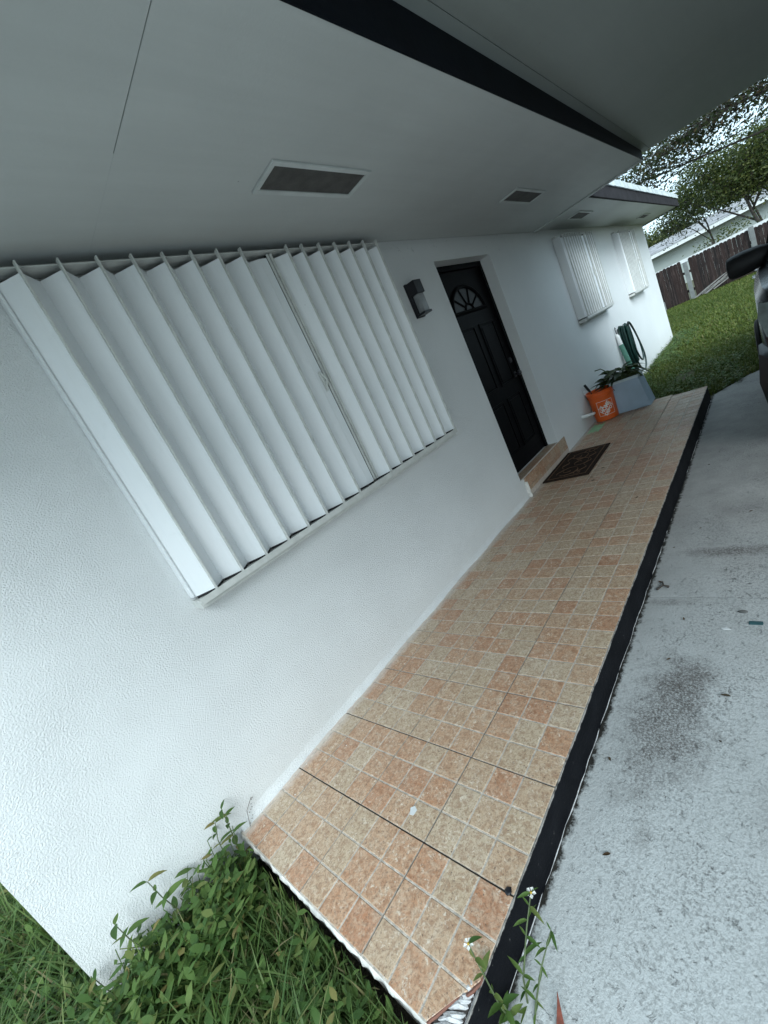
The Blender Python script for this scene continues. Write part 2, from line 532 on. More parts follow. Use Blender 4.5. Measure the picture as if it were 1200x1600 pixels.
# ------------------------------------------------------------------ mesh helpers
class MB:
    def __init__(self):
        self.v, self.f, self.mi = [], [], []

    def add(self, vs, fs, mi=0):
        o = len(self.v)
        self.v += [tuple(p) for p in vs]
        self.f += [tuple(i + o for i in q) for q in fs]
        self.mi += [mi] * len(fs)
        return self

    def box(self, a, b, mi=0, bev=0.0):
        x0, y0, z0 = (min(a[i], b[i]) for i in range(3))
        x1, y1, z1 = (max(a[i], b[i]) for i in range(3))
        if bev <= 0:
            return self.add([(x0, y0, z0), (x1, y0, z0), (x1, y1, z0), (x0, y1, z0), (x0, y0, z1), (x1, y0, z1), (x1, y1, z1), (x0, y1, z1)],
                            [(0, 3, 2, 1), (4, 5, 6, 7), (0, 1, 5, 4), (1, 2, 6, 5), (2, 3, 7, 6), (3, 0, 4, 7)], mi)
        bm = bmesh.new()
        bmesh.ops.create_cube(bm, size=1)
        bmesh.ops.scale(bm, vec=(x1 - x0, y1 - y0, z1 - z0), verts=bm.verts)
        bmesh.ops.translate(bm, vec=((x0 + x1) / 2, (y0 + y1) / 2, (z0 + z1) / 2), verts=bm.verts)
        bmesh.ops.bevel(bm, geom=bm.edges[:], offset=bev, segments=2, affect='EDGES', profile=0.6)
        self.bm(bm, mi)
        return self

    def bm(self, bm, mi=0):
        bm.verts.index_update()
        self.add([v.co[:] for v in bm.verts], [[v.index for v in fc.verts] for fc in bm.faces], mi)
        bm.free()

    def tube(self, pts, rad, n=8, mi=0, cap=True, flat=1.0):
        pts = [Vector(p) for p in pts]
        if not hasattr(rad, '__len__'):
            rad = [rad] * len(pts)
        vs, fs = [], []
        t0 = (pts[1] - pts[0]).normalized()
        nrm = t0.orthogonal().normalized()
        for i, p in enumerate(pts):
            if 0 < i < len(pts) - 1:
                t = (pts[i + 1] - pts[i - 1]).normalized()
            elif i == 0:
                t = t0
            else:
                t = (pts[i] - pts[i - 1]).normalized()
            nrm = (nrm - t * nrm.dot(t))
            nrm = nrm.normalized() if nrm.length > 1e-6 else t.orthogonal().normalized()
            b = t.cross(nrm)
            for k in range(n):
                a = 2 * math.pi * k / n
                vs.append(p + nrm * (math.cos(a) * rad[i]) + b * (math.sin(a) * rad[i] * flat))
        for i in range(len(pts) - 1):
            for k in range(n):
                k2 = (k + 1) % n
                fs.append((i * n + k, i * n + k2, (i + 1) * n + k2, (i + 1) * n + k))
        if cap:
            fs.append(tuple(reversed(range(n))))
            fs.append(tuple((len(pts) - 1) * n + k for k in range(n)))
        return self.add(vs, fs, mi)

    def lathe(self, prof, c, n=32, mi=0, axis='z'):
        vs, fs = [], []
        for (rr, zz) in prof:
            for k in range(n):
                a = 2 * math.pi * k / n
                p = (rr * math.cos(a), rr * math.sin(a), zz)
                if axis == 'y':
                    p = (p[0], p[2], p[1])
                vs.append((c[0] + p[0], c[1] + p[1], c[2] + p[2]))
        for i in range(len(prof) - 1):
            for k in range(n):
                k2 = (k + 1) % n
                q = (i * n + k, i * n + k2, (i + 1) * n + k2, (i + 1) * n + k)
                fs.append(q if axis == 'z' else tuple(reversed(q)))
        return self.add(vs, fs, mi)

    def prism(self, poly, vec, mi=0):
        """poly: 3-D points of a planar polygon; extruded by vec"""
        n = len(poly)
        vec = Vector(vec)
        vs = [Vector(p) for p in poly] + [Vector(p) + vec for p in poly]
        fs = [tuple(range(n)), tuple(reversed(range(n, 2 * n)))]
        for i in range(n):
            j = (i + 1) % n
            fs.append((i, i + n, j + n, j))
        return self.add(vs, fs, mi)

    def mesh(self, name, mats, smooth=False):
        me = bpy.data.meshes.new(name)
        me.from_pydata(self.v, [], self.f)
        if not isinstance(mats, (list, tuple)):
            mats = [mats]
        for k in mats:
            me.materials.append(M[k] if isinstance(k, str) else k)
        if len(mats) > 1:
            me.polygons.foreach_set('material_index', self.mi)
        bm = bmesh.new()
        bm.from_mesh(me)
        bmesh.ops.recalc_face_normals(bm, faces=bm.faces)
        bm.to_mesh(me)
        bm.free()
        if smooth:
            me.shade_smooth()
            if smooth != 'all':
                me.set_sharp_from_angle(angle=math.radians(40))
        me.update()
        return me

    def build(self, name, mats, parent=None, smooth=False, **props):
        return link(name, self.mesh(name, mats, smooth), parent, **props)


def link(name, me, parent=None, loc=None, rot=None, scale=None, **props):
    o = bpy.data.objects.new(name, me)
    col.objects.link(o)
    if parent is not None:
        o.parent = parent
    if loc is not None:
        o.location = loc
    if rot is not None:
        o.rotation_euler = rot
    if scale is not None:
        o.scale = scale
    for k, v in props.items():
        o[k] = v
    return o


def thing(name, label, cat, group=None, loc=(0, 0, 0), rot=(0, 0, 0)):
    o = bpy.data.objects.new(name, None)
    o.empty_display_size = 0.1
    col.objects.link(o)
    o.location = loc
    o.rotation_euler = rot
    o['label'] = label
    o['category'] = cat
    if group:
        o['group'] = group
    return o


def tag(o, label, cat, group=None):
    o['label'] = label
    o['category'] = cat
    if group:
        o['group'] = group
    return o


def rawmesh(name, V, Fc, mat, smooth=False):
    """fast mesh from numpy: V (n,3), Fc (m,k)"""
    me = bpy.data.meshes.new(name)
    V = np.asarray(V, np.float32)
    Fc = np.asarray(Fc, np.int32)
    k = Fc.shape[1]
    me.vertices.add(len(V))
    me.vertices.foreach_set('co', V.ravel())
    me.loops.add(Fc.size)
    me.loops.foreach_set('vertex_index', Fc.ravel())
    me.polygons.add(len(Fc))
    me.polygons.foreach_set('loop_start', np.arange(0, Fc.size, k, dtype=np.int32))
    me.materials.append(M[mat])
    if smooth:
        me.polygons.foreach_set('use_smooth', np.ones(len(Fc), bool))
    me.update(calc_edges=True)
    return me


# ------------------------------------------------------------------ dimensions
GZ = -0.15                       # ground / driveway level; porch tiles are at z = 0
PW, PX0 = 1.134, 0.030           # porch depth, near end


def porch_end(y):
    return 5.53 + min(0.17, max(0, (y + PW) * 0.30))


WX0, WX1 = -0.52, 11.62          # house front wall
SOF = 2.322                      # soffit height
EAVE_Y = -1.10                   # edge of the deep eave
SOF_END = 5.53
RX0 = -1.0                       # near end of the deep eave and carport roof


def ceil_z(x):
    return 2.515 - 0.0222 * (x - 0.5)


# ------------------------------------------------------------------ ground, driveway
b = MB()
b.add([(-400, -400, GZ - 0.012), (600, -400, GZ - 0.012), (600, 400, GZ - 0.012), (-400, 400, GZ - 0.012)], [(0, 1, 2, 3)])
b.build('ground', 'soil', kind='structure')



def dz(x):
    """driveway level: it rises a little towards the street"""
    return max(-0.15, -0.118 - 0.012 * x) if x < 2.66 else -0.15


drive = MB()
drive.box((-9, -5.2, GZ - 0.10), (5.6, -PW - 0.001, GZ - 0.006))
drive_o = drive.build('driveway', 'seam', kind='structure')
xs = [-9, -6.1, -2.1, 1.905, 5.70]
for i in range(4):
    s = MB()
    g = 0.004
    x1 = xs[i + 1] - g
    if i == 3:
        poly = [(xs[3] + g, -PW - 0.002), (xs[3] + g, -5.2)]
        k = 14
        for q in range(k + 1):      # ragged far end, running off at an angle under the grass
            yy = -5.2 + (5.2 - PW - 0.002) * q / k
            poly.append((5.68 + (-PW - yy) * (1.55 if yy > -1.55 else 0.25) * (1 if yy > -1.55 else 1) + (0 if yy > -1.55 else 0.545) + random.uniform(-0.03, 0.03), yy))
        s.prism([(p[0], p[1], GZ - 0.08) for p in poly], (0, 0, 0.08))
        for q_ in range(len(poly), 2 * len(poly)):
            v_ = s.v[q_]
            s.v[q_] = (v_[0], v_[1], dz(v_[0]))
    else:
        z0_, z1_ = dz(xs[i]), dz(x1)
        s.add([(xs[i] + g, -5.2, GZ - 0.08), (x1, -5.2, GZ - 0.08), (x1, -PW - 0.002, GZ - 0.08), (xs[i] + g, -PW - 0.002, GZ - 0.08), (xs[i] + g, -5.2, z0_), (x1, -5.2, z1_), (x1, -PW - 0.002, z1_), (xs[i] + g, -PW - 0.002, z0_)],
              [(0, 3, 2, 1), (4, 5, 6, 7), (0, 1, 5, 4), (1, 2, 6, 5), (2, 3, 7, 6), (3, 0, 4, 7)])
    s.build('slab', 'driveway_concrete', drive_o)

# ------------------------------------------------------------------ porch: slab, black edge, tiles
S3 = 0.33
NX0 = 0.0222
rows = 17
pb = MB()
poly = [(PX0 + 0.012, -0.002), (PX0 + 0.012, -PW + 0.010)] + [(porch_end(y), y) for y in (-PW + 0.010, -0.85, -0.567, -0.3, -0.002)]
pb.prism([(p[0], p[1], GZ - 0.1) for p in poly], (0, 0, 0.1 - GZ - 0.0075))
porch = pb.build('porch', 'grout_dark', kind='structure')
eb = MB()
xx = np.arange(PX0 + 0.015, porch_end(-PW), 0.05)
vs, fs = [], []
for i, x in enumerate(xx):
    jit = random.uniform(-0.003, 0.003)
    for (y, z) in ((-PW + 0.0022, -0.0072), (-PW + 0.0022, -0.003), (-PW - 0.0015 + jit * 0.2, -0.0022), (-PW - 0.003 + jit * .4, -0.010), (-PW - 0.004 + jit * .5, -0.06), (-PW - 0.005 + jit * .6, dz(x) + 0.008), (-PW - 0.006 + jit * .5, GZ - 0.05)):
        vs.append((x, y, z))
n = 7
for i in range(len(xx) - 1):
    for k in range(n - 1):
        fs.append((i * n + k, i * n + k + 1, (i + 1) * n + k + 1, (i + 1) * n + k))
fs.append(tuple(range(n)))
eb.add(vs, fs)
eb.build('painted_edge', 'curb_paint', porch, smooth=True)
lp = MB()
lp.tube([(x, -PW - 0.006 + random.uniform(-.002, .002), dz(x) + 0.004 + random.uniform(-.002, .002)) for x in xx if x > 0.15], [random.uniform(0.0005, 0.0026) for x in xx if x > 0.15], 6)
lp.build('lower_lip', 'mortar', porch, smooth='all')


def square_mesh(name, x0, x1, y0, y1, cuts=()):
    """one raised tile square: a bevelled slab, optionally cut by vertical planes (point, outward normal)"""
    bm = bmesh.new()
    bmesh.ops.create_cube(bm, size=1)
    bmesh.ops.scale(bm, vec=(x1 - x0, y1 - y0, 0.004), verts=bm.verts)
    bmesh.ops.translate(bm, vec=((x0 + x1) / 2, (y0 + y1) / 2, -0.002), verts=bm.verts)
    for p, nrm in cuts:
        rgeo = bmesh.ops.bisect_plane(bm, geom=bm.verts[:] + bm.edges[:] + bm.faces[:], plane_co=p, plane_no=nrm, clear_outer=True)
        ed = [e for e in rgeo['geom_cut'] if isinstance(e, bmesh.types.BMEdge)]
        if ed:
            bmesh.ops.edgeloop_fill(bm, edges=ed)
    if not bm.faces:
        bm.free()
        return None
    top = [e for e in bm.edges if all(v.co.z > -0.0005 for v in e.verts)]
    bmesh.ops.bevel(bm, geom=top, offset=0.0016, segments=1, affect='EDGES')
    me = bpy.data.meshes.new(name)
    bmesh.ops.recalc_face_normals(bm, faces=bm.faces)
    bm.to_mesh(me)
    bm.free()
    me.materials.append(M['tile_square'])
    return me


CUT = (Vector((0.165, -PW, 0)), Vector((-0.55, -0.85, 0)).normalized())      # broken corner
std_sq = square_mesh('tile_square', -0.052, 0.052, -0.052, 0.052)
far = MB()
INDIV_ROWS = 9
for i in range(rows):
    for j in range(4):
        tx0, ty0 = NX0 + i * S3, -PW + j * S3
        tx1, ty1 = min(tx0 + S3, porch_end(ty0 + 0.1)), min(ty0 + S3, -0.004)
        cx0 = max(tx0 + 0.0029, PX0)
        if tx1 - cx0 < 0.02:
            continue
        jz = random.uniform(-0.0007, 0.0007)
        pl = MB()
        ax, ay, bx_, by_ = cx0, ty0 + 0.0029, tx1 - 0.0029, ty1 - 0.0029
        corner = (i == 0 and j == 0)
        if corner:
            pl.prism([(0.172, ay, -0.0095), (bx_, ay, -0.0095), (bx_, by_, -0.0095), (ax, by_, -0.0095), (ax, -1.046, -0.0095)], (0, 0, 0.0078))
        else:
            pl.box((ax, ay, -0.0095), (bx_, by_, -0.0018))
        tile = pl.build('tile', 'grout_light', porch, loc=(0, 0, jz))
        for a in range(3):
            for c in range(3):
                x0, y0 = tx0 + a * 0.11 + 0.003, ty0 + c * 0.11 + 0.003
                x1, y1 = x0 + 0.104, y0 + 0.104
                full = True
                if x0 < PX0 + 0.004:
                    x0, full = PX0 + random.uniform(0.0, 0.006), False
                if x1 > tx1 - 0.003:
                    x1, full = tx1 - 0.003, False
                if y1 > -0.006:
                    y1, full = -0.006, False
                if x1 - x0 < 0.012 or y1 - y0 < 0.012:
                    continue
                if i < INDIV_ROWS:
                    if corner and a < 2 and c < 2:
                        me = square_mesh('tile_square', x0, x1, y0, y1, [CUT])
                        if me:
                            link('tile_square', me, tile)
                    elif full:
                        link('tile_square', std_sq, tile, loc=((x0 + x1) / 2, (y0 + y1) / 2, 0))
                    else:
                        link('tile_square', square_mesh('tile_square', x0, x1, y0, y1), tile)
                else:
                    bv = 0.0016
                    far.add([(x0, y0, -0.004), (x1, y0, -0.004), (x1, y1, -0.004), (x0, y1, -0.004),
                             (x0 + bv, y0 + bv, jz), (x1 - bv, y0 + bv, jz), (x1 - bv, y1 - bv, jz), (x0 + bv, y1 - bv, jz)],
                            [(4, 5, 6, 7), (0, 1, 5, 4), (1, 2, 6, 5), (2, 3, 7, 6), (3, 0, 4, 7)])
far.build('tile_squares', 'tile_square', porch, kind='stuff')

# broken corner: ridged mortar bed and the clay edge of the snapped tile
mb = MB()
for k in range(9):
    u = k / 8
    p0 = Vector((0.158 - 0.105 * u, -PW + 0.012, -0.012))
    p1 = p0 + Vector((-0.02 - 0.01 * u, 0.020 + 0.045 * u, 0.0))
    mid = (p0 + p1) / 2 + Vector((random.uniform(-.006, .006), 0, 0.006))
    mb.tube([p0, mid, p1], [0.005, 0.0085, 0.005], 7)
mb.prism([(0.160, -PW + 0.003, -0.05), (0.035, -1.056, -0.05), (0.024, -1.08, -0.05), (0.028, -PW + 0.004, -0.05)], (0, 0, 0.038))
mb.build('mortar_bed', 'mortar', porch, smooth=True)
mb = MB()
pts = []
for k in range(14):
    u = k / 13
    pts.append((0.166 - 0.136 * u, -PW + 0.002 + 0.083 * u - 0.010 * math.sin(u * 7) * (1 - u) + random.uniform(-.002, .002), -0.004))
mb.tube(pts, 0.0042, 6)
mb.build('broken_tile_edge', 'clay', porch, smooth=True)
# rough plaster along the near end
vs, fs = [], []
n = 5
for k in range(60):
    y = -0.004 - 1.05 * k / 59
    j1, j2 = random.uniform(-.006, .004), random.uniform(-.008, .004)
    for (x, z) in ((PX0 + 0.006, -0.0062), (PX0 + j1 * .6, -0.007 + j2 * .3), (PX0 - 0.005 + j1, -0.020 + j2), (PX0 + 0.002 + j2 * .5, -0.05), (PX0 + 0.004, GZ - 0.05)):
        vs.append((x, y, z))
for i in range(59):
    for k in range(n - 1):
        fs.append((i * n + k, i * n + k + 1, (i + 1) * n + k + 1, (i + 1) * n + k))
MB().add(vs, fs).build('rough_end', 'plaster', porch, smooth='all')

# ------------------------------------------------------------------ house
house = thing('house', 'white stucco single storey house with black front door and deep eaves', 'house')
WIN = (0.47, 2.36, 1.02, 2.20)            # window behind the big shutter
DOOR = (3.19, 4.19, 0.185, 2.148)
FW1 = (6.14, 7.62, 1.26, 2.22)
FW2 = (8.95, 10.36, 1.24, 2.20)
WTOP = 2.60


def wall_with_holes(x0, x1, z0, z1, holes, depth):
    xs = sorted({x0, x1} | {h[0] for h in holes} | {h[1] for h in holes})
    zs = sorted({z0, z1} | {h[2] for h in holes} | {h[3] for h in holes})
    bm = bmesh.new()
    cache = {}

    def V(x, z, y):
        if (x, z, y) not in cache:
            cache[(x, z, y)] = bm.verts.new((x, y, z))
        return cache[(x, z, y)]

    def inside(x, z):
        return any(h[0] < x < h[1] and h[2] < z < h[3] for h in holes)
    for a in range(len(xs) - 1):
        for c in range(len(zs) - 1):
            if inside((xs[a] + xs[a + 1]) / 2, (zs[c] + zs[c + 1]) / 2):
                continue
            for y in (0, depth):
                bm.faces.new([V(xs[a], zs[c], y), V(xs[a + 1], zs[c], y), V(xs[a + 1], zs[c + 1], y), V(xs[a], zs[c + 1], y)])
    for h in holes:
        q = [(h[0], h[2]), (h[1], h[2]), (h[1], h[3]), (h[0], h[3])]
        for k in range(4):
            p, r_ = q[k], q[(k + 1) % 4]
            ss = sorted({t for t in xs if min(p[0], r_[0]) <= t <= max(p[0], r_[0])}) if p[1] == r_[1] else sorted({t for t in zs if min(p[1], r_[1]) <= t <= max(p[1], r_[1])})
            for u in range(len(ss) - 1):
                if p[1] == r_[1]:
                    bm.faces.new([V(ss[u], p[1], 0), V(ss[u + 1], p[1], 0), V(ss[u + 1], p[1], depth), V(ss[u], p[1], depth)])
                else:
                    bm.faces.new([V(p[0], ss[u], 0), V(p[0], ss[u + 1], 0), V(p[0], ss[u + 1], depth), V(p[0], ss[u], depth)])
    bmesh.ops.recalc_face_normals(bm, faces=bm.faces)
    mb = MB()
    mb.bm(bm)
    return mb


wb = wall_with_holes(WX0, WX1, GZ - 0.2, WTOP, [WIN, DOOR, FW1, FW2], 0.20)
wb.box((WX0, 0.2005, GZ - 0.2), (WX0 + 0.2, 8.0, WTOP))
wb.box((WX1 - 0.2, 0.2005, GZ - 0.2), (WX1, 8.0, WTOP))
wb.box((WX0 + 0.2005, 7.8, GZ - 0.2), (WX1 - 0.2005, 8.0, WTOP))
wb.build('wall', 'stucco', house)
# windows (dark inside) behind the shutters
for (a, c, e, g) in (WIN, FW1, FW2):
    fb = MB()
    t_ = 0.05
    fb.box((a + .001, 0.10, e + .001), (a + t_, 0.15, g - .001))
    fb.box((c - t_, 0.10, e + .001), (c - .001, 0.15, g - .001))
    fb.box((a + t_, 0.10, g - t_), (c - t_, 0.15, g - .001))
    fb.box((a + t_, 0.10, e + .001), (c - t_, 0.15, e + t_))
    wo = fb.build('window', 'vent_frame', house)
    MB().box((a + t_ - .002, 0.118, e + t_ - .002), (c - t_ + .002, 0.126, g - t_ + .002)).build('pane', 'car_glass', wo)
# dark rooms behind
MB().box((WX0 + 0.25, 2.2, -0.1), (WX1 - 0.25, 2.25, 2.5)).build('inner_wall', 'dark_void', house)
# plaster bead along wall foot
vs, fs = [], []
n = 5
bx = np.linspace(0.04, 3.225, 130)
for i, x in enumerate(bx):
    jt = 0.018 + 0.007 * math.sin(x * 9) + random.uniform(-.003, .003) - 0.004 * x
    jh = 0.020 + random.uniform(-.004, .004)
    for (y, z) in ((0.004, jh + 0.03), (-0.003, jh + 0.008), (-jt * 0.45, jh * 0.45), (-jt, 0.001), (-jt, -0.003)):
        vs.append((x, y, z))
for i in range(len(bx) - 1):
    for k in range(n - 1):
        fs.append((i * n + k, i * n + k + 1, (i + 1) * n + k + 1, (i + 1) * n + k))
MB().add(vs, fs).build('wall_foot_bead', 'stucco', house, smooth='all')

# deep eave: soffit panels with a seam, end trim, navy fascia
sb = MB()
seam_x = 0.706
zt = SOF + 0.02
sb.box((RX0, EAVE_Y, SOF), (seam_x - 0.0015, -0.002, zt))
so = sb.build('soffit', 'soffit', house)
MB().box((seam_x + 0.0015, EAVE_Y, SOF), (SOF_END - 0.055, -0.002, zt)).build('soffit', 'soffit', house)
MB().box((seam_x - 0.01, EAVE_Y + 0.001, SOF + 0.004), (seam_x + 0.01, -0.56, SOF + 0.018)).build('soffit_seam', 'seam', so)
# seam is filled and painted over close to the wall
MB().box((seam_x - 0.0014, -0.555, SOF + 0.0006), (seam_x + 0.0014, -0.003, SOF + 0.0196)).build('seam_filler', 'soffit', so)
MB().box((SOF_END - 0.0548, EAVE_Y, SOF - 0.014), (SOF_END, -0.003, zt), bev=0.003).build('end_trim', 'soffit', house)
fb = MB()
fz = lambda x: ceil_z(x) - 0.0015
vs = []
xa, xb = RX0, SOF_END + 0.03
fb.add([(xa, EAVE_Y - 0.006, SOF - 0.004), (xb, EAVE_Y - 0.006, SOF - 0.004), (xb, EAVE_Y - 0.0005, SOF - 0.004), (xa, EAVE_Y - 0.0005, SOF - 0.004),
        (xa, EAVE_Y - 0.006, fz(xa)), (xb, EAVE_Y - 0.006, fz(xb)), (xb, EAVE_Y - 0.0005, fz(xb)), (xa, EAVE_Y - 0.0005, fz(xa))],
       [(0, 3, 2, 1), (4, 5, 6, 7), (0, 1, 5, 4), (1, 2, 6, 5), (2, 3, 7, 6), (3, 0, 4, 7)])
fb.build('fascia', 'fascia_navy', house, label='black painted fascia board along the deep eave')

# shallow eave of the far part
FE_Y, FE_X1 = -0.60, 12.0
MB().box((SOF_END + 0.001, FE_Y + 0.02, SOF + 0.012), (FE_X1, -0.003, SOF + 0.03)).build('eave_soffit', 'soffit', house)
MB().box((WX1 + 0.003, -0.002, SOF + 0.013), (FE_X1, 8.0, SOF + 0.03)).build('eave_soffit', 'soffit', house)
MB().box((SOF_END + 0.002, FE_Y - 0.008, SOF - 0.004), (FE_X1 + 0.02, FE_Y + 0.019, 2.466), bev=0.003).build('eave_fascia', 'fascia_brown', house)
MB().box((FE_X1 + 0.001, FE_Y + 0.0195, SOF - 0.004), (FE_X1 + 0.02, 8.0, 2.466)).build('eave_fascia', 'fascia_brown', house)
vs, fs = [], []
n = 3
ex = np.linspace(SOF_END + 0.002, FE_X1 + 0.035, 60)
for x in ex:
    j = random.uniform(-.004, .004)
    for (y, z) in ((FE_Y - 0.024, 2.462 + j), (FE_Y - 0.014, 2.548 + j), (FE_Y + 0.16, 2.600 + j)):
        vs.append((x, y, z))
for i in range(len(ex) - 1):
    for k in range(n - 1):
        fs.append((i * n + k, i * n + k + 1, (i + 1) * n + k + 1, (i + 1) * n + k))
MB().add(vs, fs).build('roof_edge', 'flashing', house, label='pale weathered metal edge of the far roof')
rb = MB()
rb.prism([(x_, y_, z_) for x_ in (RX0,) for (y_, z_) in ((EAVE_Y + 0.02, 2.64), (4.0, 3.15), (8.6, 2.63), (8.6, 2.60), (EAVE_Y + 0.02, 2.601))], (SOF_END - RX0, 0, 0))
rb.prism([(SOF_END + 0.0015, FE_Y + 0.10, 2.545), (SOF_END + 0.0015, 4.0, 3.15), (SOF_END + 0.0015, 8.6, 2.63), (SOF_END + 0.0015, 8.6, 2.54), (SOF_END + 0.0015, FE_Y + 0.10, 2.54)], (FE_X1 - SOF_END - 0.003, 0, 0))
rb.build('roof', 'roofing', house)


def vent(x0, x1, y0, y1, z):
    fw = 0.022
    v = MB()
    v.box((x0, y0, z - 0.010), (x1, y0 + fw, z - 0.0005), bev=0.002)
    v.box((x0, y1 - fw, z - 0.010), (x1, y1, z - 0.0005), bev=0.002)
    v.box((x0, y0 + fw, z - 0.010), (x0 + fw, y1 - fw, z - 0.0005), bev=0.002)
    v.box((x1 - fw, y0 + fw, z - 0.010), (x1, y1 - fw, z - 0.0005), bev=0.002)
    o = v.build('soffit_vent', 'vent_frame', house)
    MB().box((x0 + fw - .001, y0 + fw - .001, z - 0.0045), (x1 - fw + .001, y1 - fw + .001, z - 0.0006)).build('screen', 'vent_screen', o)


vent(1.285, 1.890, -0.605, -0.425, SOF)
vent(3.645, 4.250, -0.605, -0.445, SOF)
vent(6.05, 6.60, -0.36, -0.20, SOF + 0.012)
vent(10.0, 10.55, -0.34, -0.20, SOF + 0.012)

# ---- front door
DY = 0.125
dx0, dx1, dz0, dz1 = DOOR
db = MB()
fw = 0.045
db.box((dx0 + .001, DY - 0.02, dz0 + .001), (dx0 + fw, 0.19, dz1 - .001))
db.box((dx1 - fw, DY - 0.02, dz0 + .001), (dx1 - .001, 0.19, dz1 - .001))
db.box((dx0 + fw, DY - 0.02, dz1 - fw), (dx1 - fw, 0.19, dz1 - .001))
door = db.build('door', 'door_black', house, label='black panelled front door with a fan light')
lx0, lx1, lz0, lz1 = dx0 + fw + .003, dx1 - fw - .003, dz0 + 0.006, dz1 - fw - .003
MB().box((lx0, DY, lz0), (lx1, DY + 0.042, lz1), bev=0.003).build('leaf', 'door_black', door)


def raised_panel(x0, x1, z0, z1):
    p = MB()
    o = DY - 0.0005
    for (a0, a1, c0, c1) in ((x0, x1, z0, z0 + .016), (x0, x1, z1 - .016, z1), (x0, x0 + .016, z0 + .016, z1 - .016), (x1 - .016, x1, z0 + .016, z1 - .016)):
        p.box((a0, o - 0.010, c0), (a1, o, c1), bev=0.003)
    p.box((x0 + .035, o - 0.008, z0 + .035), (x1 - .035, o, z1 - .035), bev=0.006)
    p.build('panel', 'door_black', door)


cxm = (lx0 + lx1) / 2
raised_panel(lx0 + 0.11, cxm - 0.045, 0.98, 1.60)
raised_panel(cxm + 0.045, lx1 - 0.11, 0.98, 1.60)
raised_panel(lx0 + 0.11, cxm - 0.045, 0.36, 0.86)
raised_panel(cxm + 0.045, lx1 - 0.11, 0.36, 0.86)
# fan light: five panes between spokes and a hub
fcz, fr = 1.735, 0.285
fan = MB()
arc = [(cxm + fr * math.cos(a), DY - 0.006, fcz + fr * 0.78 * math.sin(a)) for a in np.linspace(0, math.pi, 25)]
fan.tube(arc, 0.017, 8)
fan.tube([(cxm - fr - .015, DY - 0.006, fcz), (cxm + fr + .015, DY - 0.006, fcz)], 0.017, 8)
hub = [(cxm + 0.075 * math.cos(a), DY - 0.006, fcz + 0.065 * math.sin(a)) for a in np.linspace(0, math.pi, 13)]
fan.tube(hub, 0.011, 8)
sp = [math.radians(v) for v in (0, 36, 72, 108, 144, 180)]
for a in sp[1:-1]:
    fan.tube([(cxm + 0.075 * math.cos(a), DY - 0.006, fcz + 0.065 * math.sin(a)), (cxm + fr * math.cos(a), DY - 0.006, fcz + fr * .78 * math.sin(a))], 0.009, 6)
fan.build('fan_light_frame', 'door_black', door, smooth=True)
for k in range(5):
    aa = np.linspace(sp[k], sp[k + 1], 7)
    poly = [(cxm + 0.075 * math.cos(a), DY - 0.004, fcz + 0.065 * math.sin(a)) for a in aa] + [(cxm + fr * math.cos(a), DY - 0.004, fcz + fr * .78 * math.sin(a)) for a in reversed(aa)]
    MB().prism(poly, (0, 0.003, 0)).build('pane', 'door_glass', door)
MB().prism([(cxm + 0.07 * math.cos(a), DY - 0.004, fcz + 0.06 * math.sin(a)) for a in np.linspace(0, math.pi, 13)], (0, 0.003, 0)).build('pane', 'door_glass', door)
hb = MB()
hb.lathe([(0.0, -0.004), (0.028, -0.004), (0.028, -0.010), (0.012, -0.014), (0.012, -0.035), (0.026, -0.045), (0.028, -0.058), (0.018, -0.070), (0.0, -0.072)], (lx1 - 0.065, DY, 1.02), 20, axis='y')
hb.build('handle', 'black_metal', door, smooth=True)
MB().lathe([(0.0, -0.004), (0.026, -0.004), (0.026, -0.016), (0.0, -0.018)], (lx1 - 0.065, DY, 1.17), 20, axis='y').build('deadbolt', 'black_metal', door, smooth=True)

# ---- tiled step in the doorway
SX0, SX1, SY, SZ = 3.245, 4.37, -0.014, 0.1835
stb = MB()
stb.box((SX0, SY + 0.008, 0.001), (SX1, -0.0010, SZ - 0.006))
stb.box((DOOR[0] + 0.002, 0.0005, 0.1852), (DOOR[1] - 0.002, DY - 0.021, 0.1862))
step = stb.build('step', 'grout_light', house, label='tiled door step')
for q in range(10):
    x0 = SX0 + 0.004 + q * 0.112
    x1 = min(x0 + 0.106, SX1 - 0.003)
    if x1 - x0 < 0.02:
        continue
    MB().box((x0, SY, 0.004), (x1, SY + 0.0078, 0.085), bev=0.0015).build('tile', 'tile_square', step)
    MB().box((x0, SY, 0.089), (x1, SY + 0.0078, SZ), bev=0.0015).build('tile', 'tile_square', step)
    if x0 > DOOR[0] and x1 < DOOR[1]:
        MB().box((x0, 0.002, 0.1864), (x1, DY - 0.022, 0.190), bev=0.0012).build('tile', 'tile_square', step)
MB().box((SX0 - 0.014, -0.034, 0.001), (SX0 - 0.001, -0.001, 0.150), bev=0.002).build('step_end', 'plaster', step, label='white plastered end of the step')

# ------------------------------------------------------------------ carport
carport = thing('carport', 'flat roofed carport with dark grey ceiling over the driveway', 'carport')
CY1 = -4.1
yb0 = EAVE_Y - 0.007
trim = 0.048


def cend(y):
    return 5.70 + 0.30 * (yb0 - y)


def slab(name, mat, y0, y1, x0=RX0, th=0.016, dz=0.0):
    s = MB()
    z = lambda x: ceil_z(x) + dz
    P = [(x0, y0), (cend(y0), y0), (cend(y1), y1), (x0, y1)]
    s.add([(p[0], p[1], z(p[0])) for p in P] + [(p[0], p[1], z(p[0]) + th) for p in P],
          [(0, 1, 2, 3), (4, 5, 6, 7), (0, 1, 5, 4), (1, 2, 6, 5), (2, 3, 7, 6), (3, 0, 4, 7)])
    return s.build(name, mat, carport)


